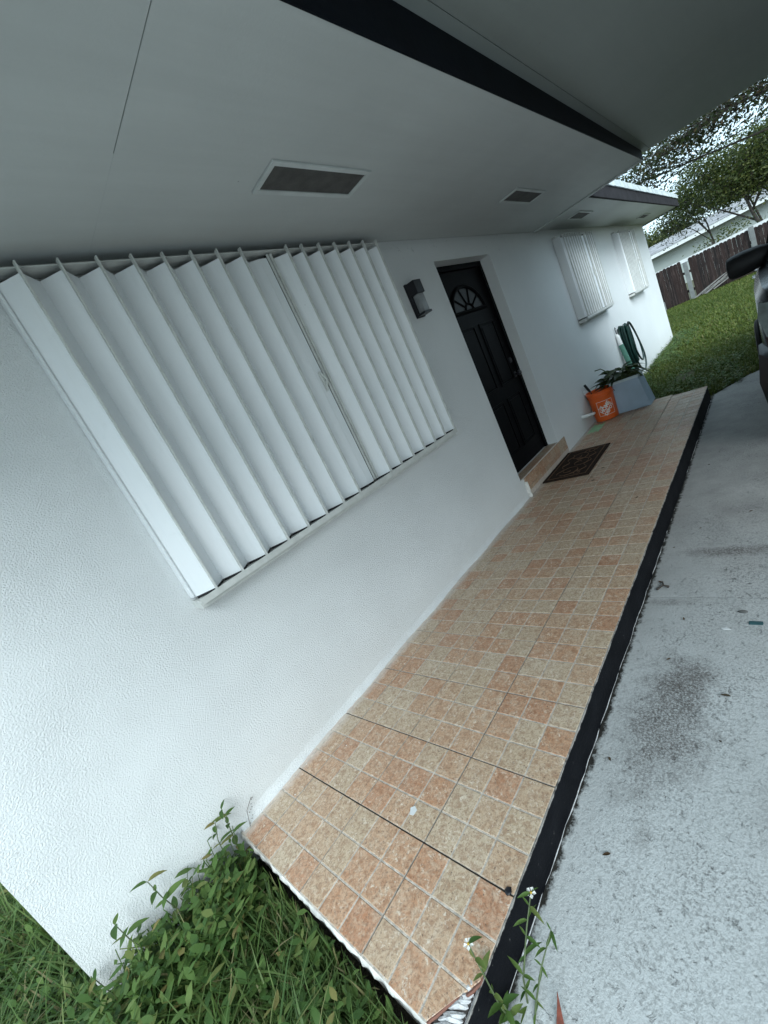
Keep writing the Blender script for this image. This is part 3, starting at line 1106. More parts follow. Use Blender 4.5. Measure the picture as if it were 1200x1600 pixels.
slab('trim_board', 'carport_ceiling', EAVE_Y - 0.001, yb0 - trim)
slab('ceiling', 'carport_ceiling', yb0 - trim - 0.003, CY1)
slab('ceiling_joint', 'seam', yb0 - trim + 0.004, yb0 - trim - 0.008, th=0.01, dz=0.006)
slab('roof', 'roofing', EAVE_Y + 0.015, CY1 - 0.05, th=0.10, dz=0.018)
for (x, y) in ((-0.85, -3.98), (2.3, -3.98), (6.3, -3.98)):
    MB().box((x - .05, y - .05, GZ - 0.005), (x + .05, y + .05, ceil_z(x) - .001), bev=0.006).build('post', 'pvc_white', carport)
MB().box((2.4, -4.20, GZ - 0.1), (6.2, -4.06, 2.36)).build('light_blocker', 'fence_wood', carport)  # unseen wall, added to keep light from the right off the far part

# ------------------------------------------------------------------ accordion shutters


def shutter(name, label, group, x0, n_left, n_right, pitch, z0, z1, yb, yf, centre_w, lock_z, side=None):
    """folded blades: ridge (front, yf) and valley (back, yb) alternate; a flat locking post in the middle"""
    root = thing(name, label, 'shutter', group, (x0, 0, z0))
    H = z1 - z0
    zig = []
    x = 0.0

    def blade(a, c, nm='blade'):
        (xa, ya), (xc, yc) = a, c
        zig.append((xa, ya, xc, yc))
        p = MB()
        t_ = 0.0022
        v = Vector((xc - xa, yc - ya, 0)).normalized()
        nn = Vector((v.y, -v.x, 0)) * t_
        A, C = Vector((xa, ya, -0.003)), Vector((xc, yc, -0.003))
        p.prism([A, C, C + nn, A + nn], (0, 0, H - 0.025))
        p.build(nm, 'shutter', root)

    def rib(xr, yr):
        p = MB()
        p.box((xr - 0.0035, yr - 0.014, -0.014), (xr + 0.0035, yr + 0.006, H - 0.0065), bev=0.0012)
        p.box((xr - 0.003, yr - 0.014, H - 0.0062), (xr + 0.003, yr + 0.0075, H + 0.008), bev=0.0012)
        p.build('hinge_rod', 'shutter_edge', root)
    # left bank
    V = (x, yb)
    for k in range(n_left):
        Rg = (x + pitch * 0.52, yf)
        blade(V, Rg)
        V2 = (x + pitch, yb)
        if k < n_left - 1:
            blade(Rg, V2)
        rib(Rg[0], yf)
        x += pitch
        V = V2
    xr = x - pitch * 0.48
    # centre locking blade: shallow fold from last ridge back then flat
    blade((xr, yf), (x + 0.0, yb))
    xm = x + centre_w
    blade((x, yb), (x + centre_w * 0.55, yb - 0.030), 'locking_blade')
    blade((x + centre_w * 0.55, yb - 0.030), (xm, yb - 0.036), 'locking_blade')
    p = MB()
    p.box((xm + .001, yb - 0.048, 0.0), (xm + 0.013, yb - 0.010, H - 0.014), bev=0.002)
    p.box((xm + 0.018, yb - 0.050, 0.0), (xm + 0.034, yb - 0.012, H - 0.014), bev=0.002)
    p.build('locking_post', 'shutter_edge', root)
    MB().box((xm + 0.0145, yb - 0.044, 0.0), (xm + 0.0168, yb - 0.014, H - 0.014)).build('post_gap', 'dark_void', root)
    MB().box((xm - 0.0022, yb - 0.0395, 0.0), (xm + 0.0005, yb - 0.012, H - 0.016)).build('post_gap', 'dark_void', root)
    lk = MB()
    if lock_z:
        lk.box((xm - 0.030, yb - 0.050, lock_z - z0 - 0.055), (xm - 0.016, yb - 0.0375, lock_z - z0 + 0.055), bev=0.002)
        lk.tube([(xm - 0.023, yb - 0.045, lock_z - z0 - 0.04), (xm - 0.012, yb - 0.062, lock_z - z0), (xm - 0.018, yb - 0.045, lock_z - z0 + 0.05)], 0.006, 8)
        lk.build('lock_handle', 'shutter_edge', root)
    x = xm + 0.036
    V = (x, yb - 0.010)
    for k in range(n_right):
        Rg = (x + pitch * 0.52 + (0.02 if k == 0 else 0), yf)
        blade(V, Rg)
        V2 = (x + pitch, yb)
        if k < n_right - 1:
            blade(Rg, V2)
        rib(Rg[0], yf)
        xe = Rg[0]
        x += pitch
        V = V2
    # tracks
    xe += 0.012
    tb = MB()
    tb.box((-0.012, -0.052, H - 0.002), (xe, -0.001, H + 0.022), bev=0.002)
    tb.box((-0.012, yf + 0.008, H - 0.006), (xe, -0.053, H - 0.0025))
    tb.build('top_track', 'shutter_edge', root)
    tb = MB()
    tb.box((-0.012, yf - 0.008, -0.026), (xe, -0.001, -0.015), bev=0.002)
    tb.box((-0.012, yf - 0.012, -0.034), (xe, yf - 0.0085, -0.006), bev=0.001)
    tb.box((-0.012, yf + 0.010, -0.052), (xe, -0.001, -0.0265), bev=0.002)
    tb.build('bottom_track', 'shutter_edge', root)
    for (xa, ya, xc, yc) in zig:  # dark strip below each blade stands in for the shadow in the gap
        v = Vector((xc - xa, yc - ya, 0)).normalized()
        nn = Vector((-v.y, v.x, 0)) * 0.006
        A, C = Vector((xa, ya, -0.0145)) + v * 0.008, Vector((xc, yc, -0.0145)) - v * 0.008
        MB().prism([A, C, C + nn, A + nn], (0, 0, 0.0112)).build('gap_shadow', 'dark_void', root)
    tb = MB()
    tb.box((-0.011, -0.040 if side is None else side, 0.0), (-0.002, -0.001, H - 0.004), bev=0.002)
    tb.build('side_channel', 'shutter', root)
    return root


# large shutter: ridge line at y=-0.10, first ridge x=0.437, pitch 0.1335
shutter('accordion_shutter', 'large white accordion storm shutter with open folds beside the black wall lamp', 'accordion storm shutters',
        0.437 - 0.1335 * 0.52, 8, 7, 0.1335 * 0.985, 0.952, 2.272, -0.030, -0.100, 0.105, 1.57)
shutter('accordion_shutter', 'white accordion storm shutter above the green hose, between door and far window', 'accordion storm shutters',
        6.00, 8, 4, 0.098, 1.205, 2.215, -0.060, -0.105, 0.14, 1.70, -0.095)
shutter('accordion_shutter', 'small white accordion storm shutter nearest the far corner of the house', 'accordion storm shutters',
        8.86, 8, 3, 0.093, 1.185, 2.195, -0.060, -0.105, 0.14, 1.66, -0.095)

# ------------------------------------------------------------------ wall lamp
lamp = thing('wall_lamp', 'black box wall lamp with frosted glass between shutter and front door', 'wall lamp', None, (2.715, 0, 1.765))
MB().box((-0.050, -0.018, 0.0), (0.050, -0.001, 0.246), bev=0.003).build('back_plate', 'black_metal', lamp)
p = MB()
p.box((-0.048, -0.092, 0.148), (0.048, -0.0185, 0.240), bev=0.004)
p.build('hood', 'black_metal', lamp)
p = MB()
p.box((-0.048, -0.088, 0.006), (0.048, -0.0185, 0.022), bev=0.003)
p.box((-0.048, -0.034, 0.022), (-0.040, -0.0185, 0.148))
p.box((0.040, -0.034, 0.022), (0.048, -0.0185, 0.148))
p.build('cage', 'black_metal', lamp)
MB().box((-0.034, -0.082, 0.0225), (0.036, -0.030, 0.1475), bev=0.006).build('glass', 'lamp_glass', lamp, smooth=True)

# ------------------------------------------------------------------ doormat
matt = thing('doormat', 'dark brown doormat with tan border and scroll pattern in front of the step', 'doormat', None, (3.905, -0.236, 0.001), (0, 0, math.radians(0.3)))
hx, hy = 0.39, 0.215
MB().box((-hx, -hy, 0), (hx, hy, 0.011), bev=0.003).build('pad', 'mat_brown', matt)
p = MB()
bw = 0.010
i_ = 0.034
for (a, c, e, g) in ((-hx + i_, -hy + i_, hx - i_, -hy + i_ + bw), (-hx + i_, hy - i_ - bw, hx - i_, hy - i_), (-hx + i_, -hy + i_ + bw, -hx + i_ + bw, hy - i_ - bw), (hx - i_ - bw, -hy + i_ + bw, hx - i_, hy - i_ - bw)):
    p.box((a, c, 0.0105), (e, g, 0.0135))
p.build('border', 'mat_tan', matt)
p = MB()


def curl(cx, cy, r0, turns, sgn, ph, sx=1.0):
    pts = []
    for k in range(34):
        u = k / 33
        a = ph + sgn * u * turns * 2 * math.pi
        rr = r0 * (1 - 0.8 * u)
        pts.append((cx + sx * rr * math.cos(a), cy + rr * math.sin(a), 0.0112))
    p.tube(pts, [0.0065 * (1 - 0.35 * k / 33) for k in range(34)], 6, flat=0.35)


curl(-0.20, 0.02, 0.11, 1.3, 1, 2.6, 1.1)
curl(-0.02, -0.03, 0.10, 1.2, -1, 0.6, 1.2)
curl(0.17, 0.03, 0.105, 1.3, 1, 3.4, 1.2)
curl(0.27, -0.06, 0.06, 1.2, -1, 2.0, 1.0)
curl(-0.29, -0.09, 0.045, 1.1, 1, 0.2, 1.1)
p.tube([(-0.31 + 0.62 * k / 30, -0.115 + 0.022 * math.sin(k * 0.75), 0.0112) for k in range(31)], 0.0055, 6, flat=0.35)
p.tube([(-0.26 + 0.5 * k / 30, 0.10 + 0.022 * math.sin(1 + k * 0.6), 0.0112) for k in range(31)], 0.0055, 6, flat=0.35)
p.build('scroll_pattern', 'mat_tan', matt)

# ------------------------------------------------------------------ orange bucket
BX, BY = 5.40, -0.155
bucket = thing('bucket', 'orange plastic bucket with white square store logo standing by the wall', 'bucket', None, (BX, BY, 0.002))
RB, RT, BH = 0.128, 0.146, 0.365
p = MB()
p.lathe([(0, 0), (RB - .006, 0), (RB, 0.006), (RT - 0.006, BH - 0.07), (RT - 0.005, BH - 0.066), (RT + 0.004, BH - 0.064), (RT + 0.004, BH - 0.058), (RT - 0.003, BH - 0.056),
         (RT - 0.001, BH - 0.030), (RT + 0.006, BH - 0.028), (RT + 0.006, BH - 0.022), (RT, BH - 0.020), (RT + 0.001, BH - 0.008), (RT + 0.005, BH - 0.006), (RT + 0.005, BH), (RT - 0.005, BH), (RT - 0.006, BH - 0.02), (RB - 0.005, 0.01), (0, 0.01)], (0, 0, 0), 40)
p.build('body', 'bucket_orange', bucket, smooth=True)
p = MB()
hp = []
for k in range(25):
    a = math.pi * k / 24
    hp.append((0.02 + 0.06 * math.sin(a) * 1.4, -0.158 * math.cos(a), BH - 0.045 - 0.10 * math.sin(a)))
hp = [(-(RT + .012) * math.sin(math.pi * k / 24 + 0) * 0.999 if 0 else (RT + 0.012) * math.sin(math.pi * k / 24), (RT + 0.010) * math.cos(math.pi * k / 24), BH - 0.05 - 0.12 * math.sin(math.pi * k / 24)) for k in range(25)]
p.tube(hp, 0.003, 6)
p.build('wire_handle', 'black_metal', bucket, smooth=True)


def on_bucket(u, v, lift=0.0012):
    """u across, v up (metres) on the bucket side that faces the camera"""
    rr = RB + (RT - 0.006 - RB) * (v / (BH - 0.07)) + lift
    a = math.radians(180 + 24) + u / rr
    return (rr * math.cos(a), rr * math.sin(a), v)


lc, lh = 0.155, 0.088
p = MB()


def strip(u0, v0, u1, v1, w_, nseg=10):
    du, dv = u1 - u0, v1 - v0
    L = math.hypot(du, dv)
    nu, nv = -dv / L * w_ / 2, du / L * w_ / 2
    vs_, fs_ = [], []
    for k in range(nseg + 1):
        q = k / nseg
        vs_.append(on_bucket(u0 + du * q + nu, v0 + dv * q + nv))
        vs_.append(on_bucket(u0 + du * q - nu, v0 + dv * q - nv))
    for k in range(nseg):
        fs_.append((2 * k, 2 * k + 1, 2 * k + 3, 2 * k + 2))
    p.add(vs_, fs_)


e_ = 0.0022
strip(-lh - e_, lc - lh, lh + e_, lc - lh, 0.0045)
strip(-lh - e_, lc + lh, lh + e_, lc + lh, 0.0045)
strip(-lh, lc - lh + e_, -lh, lc + lh - e_, 0.0045)
strip(lh, lc - lh + e_, lh, lc + lh - e_, 0.0045)
p.build('logo_frame', 'print_white', bucket)


def text_mesh(txt, size, width, offset=0.0):
    cu = bpy.data.curves.new('lettering', 'FONT')
    cu.body = txt
    cu.size = size
    cu.align_x = 'CENTER'
    cu.align_y = 'CENTER'
    cu.offset = offset
    cu.resolution_u = 3
    o = bpy.data.objects.new('lettering_tmp', cu)
    col.objects.link(o)
    dg = bpy.context.evaluated_depsgraph_get()
    me = bpy.data.meshes.new_from_object(o.evaluated_get(dg))
    bpy.data.objects.remove(o)
    bpy.data.curves.remove(cu)
    xs_ = [v.co.x for v in me.vertices]
    k = width / (max(xs_) - min(xs_))
    for v in me.vertices:
        v.co.x *= k
    return me


rot = math.radians(45)
for txt, size, width, off, row in (('THE', 0.040, 0.065, 0.0016, 0.054), ('HOME', 0.074, 0.172, 0.0030, 0.008), ('DEPOT', 0.056, 0.172, 0.0026, -0.050)):
    me = text_mesh(txt, size, width, off)
    for v in me.vertices:
        x, y = v.co.x * 0.9 + (-0.035 if txt == 'THE' else 0), (v.co.y + row) * 0.9
        u = -(x * math.cos(rot) - y * math.sin(rot)) * -1
        q = x * math.sin(rot) + y * math.cos(rot)
        v.co = on_bucket(u, lc + q)
    me.materials.append(M['print_white'])
    link('lettering', me, bucket)

# trowel handle sticking out of the bucket
tr = thing('hand_tool', 'black handled hand tool sticking out of the orange bucket', 'tool')
p = MB()
p.tube([(BX - 0.02, BY + 0.03, 0.03), (BX - 0.03, BY + 0.085, 0.40)], 0.006, 8)
p.build('shaft', 'black_metal', tr, smooth=True)
p = MB()
p.tube([(BX - 0.03, BY + 0.085, 0.38), (BX - 0.034, BY + 0.10, 0.42), (BX - 0.04, BY + 0.12, 0.485)], [0.012, 0.016, 0.014], 10)
p.build('grip', 'rubber', tr, smooth=True)

# ------------------------------------------------------------------ blue planter tub and its plant
TX0, TX1 = 5.43, 5.68
tub = thing('planter_tub', 'pale blue square planter tub with flared base at the end of the porch', 'planter', None, (TX0, -0.43, 0.002))
p = MB()
b0, b1, t0, t1, th = -0.190, 0.160, -0.138, 0.15, 0.385
D = 0.27


def frustum(y0, y1, Y0, Y1, z0, z1, x0, x1, X0, X1, mi=0):
    p.add([(x0, y0, z0), (x1, y0, z0), (x1, y1, z0), (x0, y1, z0), (X0, Y0, z1), (X1, Y0, z1), (X1, Y1, z1), (X0, Y1, z1)],
          [(0, 3, 2, 1), (0, 1, 5, 4), (1, 2, 6, 5), (2, 3, 7, 6), (3, 0, 4, 7), (4, 5, 6, 7)], mi)


frustum(b0, b1, t0, t1, 0, th - 0.03, 0, D, 0.01, D - 0.01)
p.build('body', 'tub_blue', tub)
p = MB()
z0 = th - 0.0295
for (a, c, e, g) in ((-0.004, t0 - .014, D + .004, t0 + .012), (-0.004, t1 - .012, D + .004, t1 + .014), (-0.004, t0 + .0125, 0.022, t1 - .0125), (D - 0.022, t0 + .0125, D + .004, t1 - .0125)):
    p.box((a, c, z0), (e, g, th), bev=0.004)
p.build('rim', 'tub_rim', tub)
MB().box((0.0225, t0 + .0125, z0), (D - .0225, t1 - .0125, th - 0.012)).build('potting_soil', 'potting_soil', tub)


def leaf_mesh(name, L, W_, mat, fold=0.25, droop=0.25, n=5):
    vs_, fs_ = [], []
    for k in range(n + 1):
        u = k / n
        ww = W_ * math.sin(math.pi * min(1, u * 0.93 + 0.07)) ** 0.8 * (1 - 0.25 * u) if 0 < k < n else 0.0008
        z = -droop * L * u * u
        for sgn in (-1, 0, 1):
            vs_.append((L * u, sgn * ww / 2, z + abs(sgn) * ww * fold * 0.5))
    for k in range(n):
        for s_ in (0, 1):
            a = k * 3 + s_
            fs_.append((a, a + 1, a + 4, a + 3))
    me = bpy.data.meshes.new(name)
    me.from_pydata(vs_, [], fs_)
    me.materials.append(M[mat])
    me.shade_smooth()
    return me


plant = thing('potted_plant', 'broad leaved dark green plant growing in the blue tub', 'plant', None, (TX0 + 0.13, -0.40, th - 0.01))
lm = [leaf_mesh('leaf', 0.20, 0.095, 'leaf_houseplant', 0.3, 0.5), leaf_mesh('leaf', 0.15, 0.080, 'leaf_houseplant', 0.4, 0.3), leaf_mesh('leaf', 0.24, 0.07, 'leaf_houseplant', 0.4, 0.6)]
p = MB()
for k in range(60):
    a = random.uniform(0, 2 * math.pi)
    rr = random.uniform(0.0, 0.10)
    hgt = random.uniform(0.01, 0.13)
    if k < 22:                       # several lean to the left, over the bucket
        a = math.radians(random.uniform(60, 120))
        rr = random.uniform(0.08, 0.20)
        hgt = random.uniform(-0.03, 0.10)
    base = (rr * math.cos(a), rr * math.sin(a), hgt)
    p.tube([(0.3 * base[0], 0.3 * base[1], -0.01), (base[0] * .7, base[1] * .7, hgt * .7), base], [0.004, 0.003, 0.002], 5)
    link('leaf', lm[k % 3], plant, base, (random.uniform(-.5, .5), random.uniform(-0.7, 0.35), a + random.uniform(-.7, .7)), (random.uniform(.7, 1.15),) * 3)
p.tube([(0.0, 0.10, 0.05), (-0.01, 0.17, 0.17), (-0.01, 0.20, 0.20), (0, 0.27, 0.20)], 0.006, 6)
p.build('stem', 'stem_green', plant, smooth=True)

# ------------------------------------------------------------------ hose, pole, pipe, cloth
hose = thing('garden_hose', 'dark green garden hose looped over a hook on the white wall', 'hose', None, (7.56, 0, 0.82))
p = MB()
for k in range(15):
    w_ = random.uniform(0.04, 0.15)
    dpt = random.uniform(0.45, 0.80)
    xo = random.uniform(-0.06, 0.07)
    yo = -0.030 - 0.009 * k
    sl = random.uniform(-0.03, 0.10)
    if k == 13:
        w_, dpt, sl, xo = 0.30, 0.78, 0.25, 0.05
    if k == 14:
        w_, dpt, sl, xo = 0.20, 0.62, 0.22, 0.06
    pts = []
    for q in range(37):
        a = 2 * math.pi * q / 36
        up = (1 + math.cos(a)) / 2
        sx = math.sin(a) * w_ * (0.45 + 0.55 * (1 - up)) * (1 + 0.5 * (1 - up))
        pts.append((xo + sx + sl * (1 - up), yo - 0.01 * math.sin(2 * a), -dpt * (1 - up) + 0.012 * math.sin(a * 3 + k)))
    p.tube(pts, 0.0125, 8, cap=False)
p.build('coil', 'hose_green', hose, smooth=True)
p = MB()
p.tube([(0, -0.001, -0.03), (0, -0.10, -0.025), (0, -0.16, -0.02), (0, -0.165, 0.03)], 0.009, 8)
p.build('hook', 'black_metal', hose, smooth=True)
pole = thing('garden_pole', 'slim white and green pole leaning on the wall beside the hose', 'pole')
p = MB()
p.tube([(7.28, -0.14, GZ + 0.01), (7.33, -0.045, 0.58)], [0.036, 0.034], 12)
p.build('shaft', 'umbrella_green', pole, smooth=True)
p = MB()
p.tube([(7.3302, -0.0447, 0.581), (7.345, -0.030, 0.72), (7.35, -0.026, 0.75)], [0.030, 0.028, 0.012], 12)
p.build('sleeve', 'pvc_white', pole, smooth=True)
p = MB()
p.tube([(7.35, -0.026, 0.74), (7.352, -0.024, 0.82), (7.372, -0.022, 0.85), (7.39, -0.022, 0.83)], 0.006, 8)
p.build('hook', 'black_metal', pole, smooth=True)
pipe = thing('drain_pipe', 'short white drain pipe coming out of the wall behind the bucket', 'pipe')
p = MB()
p.tube([(5.06, 0.02, 0.175), (5.06, -0.05, 0.172), (5.10, -0.085, 0.165), (5.20, -0.09, 0.15)], 0.019, 12)
p.build('elbow', 'pvc_white', pipe, smooth=True)
p = MB()
p.tube([(5.06, -0.001, 0.175), (5.06, -0.010, 0.1745)], 0.030, 14)
p.build('collar', 'pvc_white', pipe, smooth=True)
p = MB()
vs_, fs_ = [], []
n = 14
for i in range(n + 1):
    for j in range(n + 1):
        u, v = i / n - .5, j / n - .5
        rr = 1 - 0.25 * abs(math.sin(5 * math.atan2(v, u)))
        vs_.append((5.05 + u * 0.34 * rr, -0.115 + v * 0.16 * rr, 0.003 + 0.014 * abs(math.sin(9 * u + 3 * v)) * (1 - 2 * max(abs(u), abs(v))) + 0.004 * (1 - 2 * max(abs(u), abs(v)))))
for i in range(n):
    for j in range(n):
        a = i * (n + 1) + j
        fs_.append((a, a + 1, a + n + 2, a + n + 1))
p.add(vs_, fs_)
rag = p.build('rag', 'pale_green_plastic', smooth='all')
so_ = rag.modifiers.new('thick', 'SOLIDIFY')
so_.thickness = 0.002
tag(rag, 'pale green rag lying on the tiles in front of the bucket', 'rag')

# ------------------------------------------------------------------ parked car (nose towards the camera)
CX, CYC = 3.72, -2.62
car = thing('parked_car', 'dark grey parked car with black door mirror at the right edge of the picture', 'car', None, (CX, CYC, GZ))
# local: +x is rearwards, y towards the house is +, z up
HWID = 0.955


def loft(sections, name, mat, smooth=True, parent=car, capends=True):
    """sections: list of (x, [(y,z)...]) half profiles mirrored about y=0"""
    q = MB()
    n_ = len(sections[0][1])
    vs_, fs_ = [], []
    for (x, pr) in sections:
        ring = [(x + (c[2] if len(c) > 2 else 0), c[0], c[1]) for c in pr] + [(x + (c[2] if len(c) > 2 else 0), -c[0], c[1]) for c in reversed(pr)]
        vs_ += ring
    R_ = 2 * n_
    for i in range(len(sections) - 1):
        for k in range(R_):
            k2 = (k + 1) % R_
            fs_.append((i * R_ + k, i * R_ + k2, (i + 1) * R_ + k2, (i + 1) * R_ + k))
    if capends:
        fs_.append(tuple(range(R_)))
        fs_.append(tuple(reversed(range((len(sections) - 1) * R_, len(sections) * R_))))
    q.add(vs_, fs_)
    o = q.build(name, mat, parent, smooth=smooth)
    return o


def prof(hw, zb, zs, zt, crown=0.04):
    return [(hw * 0.86, zb), (hw * 0.97, zb + 0.06), (hw, zb + 0.22), (hw, (zb + zs) / 2 + 0.08), (hw * 0.985, zs - 0.08), (hw * 0.94, zs), (hw * 0.60, zt), (hw * 0.02, zt + crown)]


secs = [(0.0, prof(0.74, 0.30, 0.86, 0.90)), (0.035, prof(0.84, 0.26, 0.96, 1.00)), (0.11, prof(0.90, 0.24, 1.03, 1.06)), (0.30, prof(0.935, 0.22, 1.07, 1.10)), (0.75, prof(0.95, 0.22, 1.10, 1.14)),
        (1.30, prof(0.955, 0.22, 1.12, 1.17)), (2.0, prof(0.955, 0.22, 1.12, 1.17)), (3.3, prof(0.955, 0.22, 1.13, 1.17)), (4.1, prof(0.94, 0.24, 1.12, 1.15)), (4.45, prof(0.90, 0.28, 1.08, 1.11)), (4.55, prof(0.82, 0.34, 1.02, 1.04))]
body = loft(secs, 'body', 'car_paint')
gh = [(1.18, [(0.86, 1.12), (0.84, 1.13), (0.5, 1.14), (0.02, 1.15)]), (1.75, [(0.86, 1.12), (0.72, 1.55), (0.5, 1.62), (0.02, 1.64)]), (2.1, [(0.86, 1.12), (0.70, 1.64), (0.55, 1.72), (0.02, 1.745)]),
      (3.6, [(0.86, 1.12), (0.70, 1.64), (0.55, 1.72), (0.02, 1.74)]), (4.2, [(0.84, 1.12), (0.68, 1.52), (0.52, 1.60), (0.02, 1.62)]), (4.42, [(0.82, 1.10), (0.80, 1.12), (0.5, 1.13), (0.02, 1.14)])]
loft(gh, 'cabin', 'car_paint')
# windows
for s_ in (1, -1):
    for (xa, xb_) in ((1.75, 2.55), (2.63, 3.4), (3.48, 3.95)):
        p = MB()
        p.prism([(xa, s_ * 0.862, 1.17), (xb_, s_ * 0.862, 1.17), (xb_ - (0.12 if xb_ > 3.9 else 0), s_ * 0.735, 1.58), (xa + (0.25 if xa < 1.8 else 0), s_ * 0.735, 1.58)], (0, s_ * -0.02, 0))
        p.build('side_window', 'car_glass', car)
p = MB()
p.prism([(1.22, -0.78, 1.165), (1.22, 0.78, 1.165), (1.80, 0.66, 1.585), (1.80, -0.66, 1.585)], (-0.012, 0, 0.010))
p.build('windscreen', 'car_glass', car)
# bumper, wheel arches, lamps
bp = [(-0.075, [(0.66, 0.24), (0.72, 0.30), (0.74, 0.46), (0.72, 0.60), (0.60, 0.64), (0.02, 0.64)]),
      (-0.03, [(0.80, 0.20), (0.88, 0.27), (0.90, 0.46), (0.88, 0.62), (0.76, 0.67), (0.02, 0.67)]),
      (0.10, [(0.88, 0.19), (0.965, 0.27), (0.985, 0.46), (0.955, 0.66), (0.82, 0.70), (0.02, 0.70)]),
      (0.34, [(0.90, 0.19), (0.975, 0.27), (0.990, 0.46), (0.960, 0.68), (0.84, 0.72), (0.02, 0.72)])]
loft(bp, 'front_bumper', 'bumper_grey')
rp = [(4.66, [(0.70, 0.34), (0.74, 0.46), (0.70, 0.66), (0.02, 0.67)]), (4.60, [(0.86, 0.30), (0.90, 0.46), (0.86, 0.68), (0.02, 0.69)]), (4.2, [(0.93, 0.28), (0.97, 0.46), (0.95, 0.70), (0.02, 0.71)])]
loft(rp, 'rear_bumper', 'car_plastic')
for s_ in (1, -1):
    p = MB()
    pr = [(0.60, 0.745), (0.60, 0.93), (0.80, 0.97), (0.905, 0.99), (0.925, 0.90), (0.90, 0.76), (0.80, 0.735)]
    vs_ = [(-0.020 + 0.9 * max(0, (y - 0.62)) ** 1.6, s_ * y, z) for (y, z) in pr] + [(0.20 + 0.6 * max(0, (y - 0.62)), s_ * (y - 0.02), z) for (y, z) in pr]
    k_ = len(pr)
    p.add(vs_, [tuple(range(k_)), tuple(reversed(range(k_, 2 * k_)))] + [(i, (i + 1) % k_, (i + 1) % k_ + k_, i + k_) for i in range(k_)])
    hl = p.build('headlight', 'lamp_clear', car, smooth=True)
    p = MB()
    p.lathe([(0.0, -0.012), (0.05, -0.006), (0.062, 0.0), (0.05, 0.02), (0, 0.02)], (0.045, s_ * 0.765, 0.86), 18, axis='y')
    p.build('reflector', 'chrome', hl, smooth=True)
    p = MB()
    p.box((4.52, s_ * 0.70, 0.80), (4.60, s_ * 0.90, 1.05), bev=0.02)
    p.build('tail_light', 'rust', car)
    # mirror
    p = MB()
    mr = [(1.37, 0.0), (1.30, 0.5), (1.30, 0.75), (1.36, 1.0)]
    vs_, fs_ = [], []
    ring = [(0, -0.085), (0.075, -0.075), (0.09, 0.0), (0.075, 0.065), (0, 0.085), (-0.055, 0.062), (-0.085, 0.0), (-0.06, -0.065)]
    for (yy, sc_) in ((0.80, 0.70), (0.88, 1.02), (0.97, 1.15), (1.045, 1.14), (1.088, 1.02), (1.098, 0.7)):
        for (dx_, dz_) in ring:
            vs_.append((1.40 + dx_ * sc_, s_ * yy, 1.205 + dz_ * sc_ + (yy - 1.1) * -0.03))
    for i in range(5):
        for k in range(8):
            k2 = (k + 1) % 8
            fs_.append((i * 8 + k, i * 8 + k2, (i + 1) * 8 + k2, (i + 1) * 8 + k))
    fs_ += [tuple(range(8)), tuple(reversed(range(40, 48)))]
    p.add(vs_, fs_)
    p.tube([(1.44, s_ * 0.84, 1.17), (1.42, s_ * 0.88, 1.18), (1.41, s_ * 0.95, 1.20)], [0.06, 0.06, 0.05], 10)
    mo = p.build('door_mirror', 'car_plastic', car, smooth='all')
    MB().prism([(1.507, s_ * 0.94, 1.145), (1.507, s_ * 1.06, 1.145), (1.507, s_ * 1.065, 1.26), (1.507, s_ * 0.94, 1.265)], (0.003, 0, 0)).build('mirror_glass', 'chrome', mo)
    for xw in (0.86, 3.62):
        p = MB()
        p.lathe([(0.20, -0.10), (0.31, -0.11), (0.345, -0.09), (0.352, -0.04), (0.352, 0.04), (0.345, 0.09), (0.31, 0.11), (0.20, 0.10)], (xw, s_ * 0.855, 0.352), 36, axis='y')
        wh = p.build('wheel', 'rubber', car, smooth=True)
        p = MB()
        p.lathe([(0.0, 0.06), (0.05, 0.07), (0.06, 0.05), (0.17, 0.06), (0.205, 0.098), (0.215, 0.09), (0.215, -0.09), (0.0, -0.09)], (xw, s_ * 0.855, 0.352), 30, axis='y')
        p.build('rim', 'chrome', wh, smooth=True)
        p = MB()
        ar = [(xw + 0.40 * math.cos(a), s_ * 0.956, 0.36 + 0.40 * math.sin(a)) for a in np.linspace(-0.25, math.pi + 0.25, 25)]
        p.tube(ar, 0.026, 8)
        p.build('wheel_arch', 'car_plastic', car, smooth=True)
p = MB()
for k in range(5):
    p.box((-0.036, -0.56, 0.745 + k * 0.045), (-0.010, 0.56, 0.765 + k * 0.045), bev=0.004)
p.build('grille', 'car_plastic', car)
for s_ in (1, -1):
    for xd in (2.30, 3.25):
        p = MB()
        p.box((xd, s_ * 0.956, 0.98), (xd + 0.16, s_ * 0.985, 1.005), bev=0.006)
        p.build('door_handle', 'chrome', car)

# ------------------------------------------------------------------ fence
FX = 20.6
fence = thing('picket_fence', 'weathered dark brown board fence with pale posts behind the lawn', 'fence')
pk = 0.112
for k in range(146):
    y = 8.2 - k * pk
    hgt = 1.43 + 0.03 * math.sin(y * 1.3) + random.uniform(-0.012, 0.012)
    ww = pk - 0.003
    if 0.42 < y < 0.62:
        continue
    p = MB()
    p.prism([(0, -ww / 2, 0), (0, ww / 2, 0), (0, ww / 2, hgt - 0.03), (0, ww / 2 - 0.03, hgt), (0, -ww / 2 + 0.03, hgt), (0, -ww / 2, hgt - 0.03)], (0.02, 0, 0))
    p.build('picket', 'fence_wood', fence, loc=(FX, y, GZ), rot=(random.uniform(-.0025, .0025), random.uniform(-.01, .01), 0))
for z in (0.30, 0.95):
    MB().box((FX + 0.022, -8.1, GZ + z), (FX + 0.06, 8.3, GZ + z + 0.09)).build('rail', 'fence_wood', fence)
MB().box((FX + 0.022, -8.1, GZ + 1.36), (FX + 0.06, 8.3, GZ + 1.475)).build('top_rail', 'pvc_white', fence, label='white top rail')
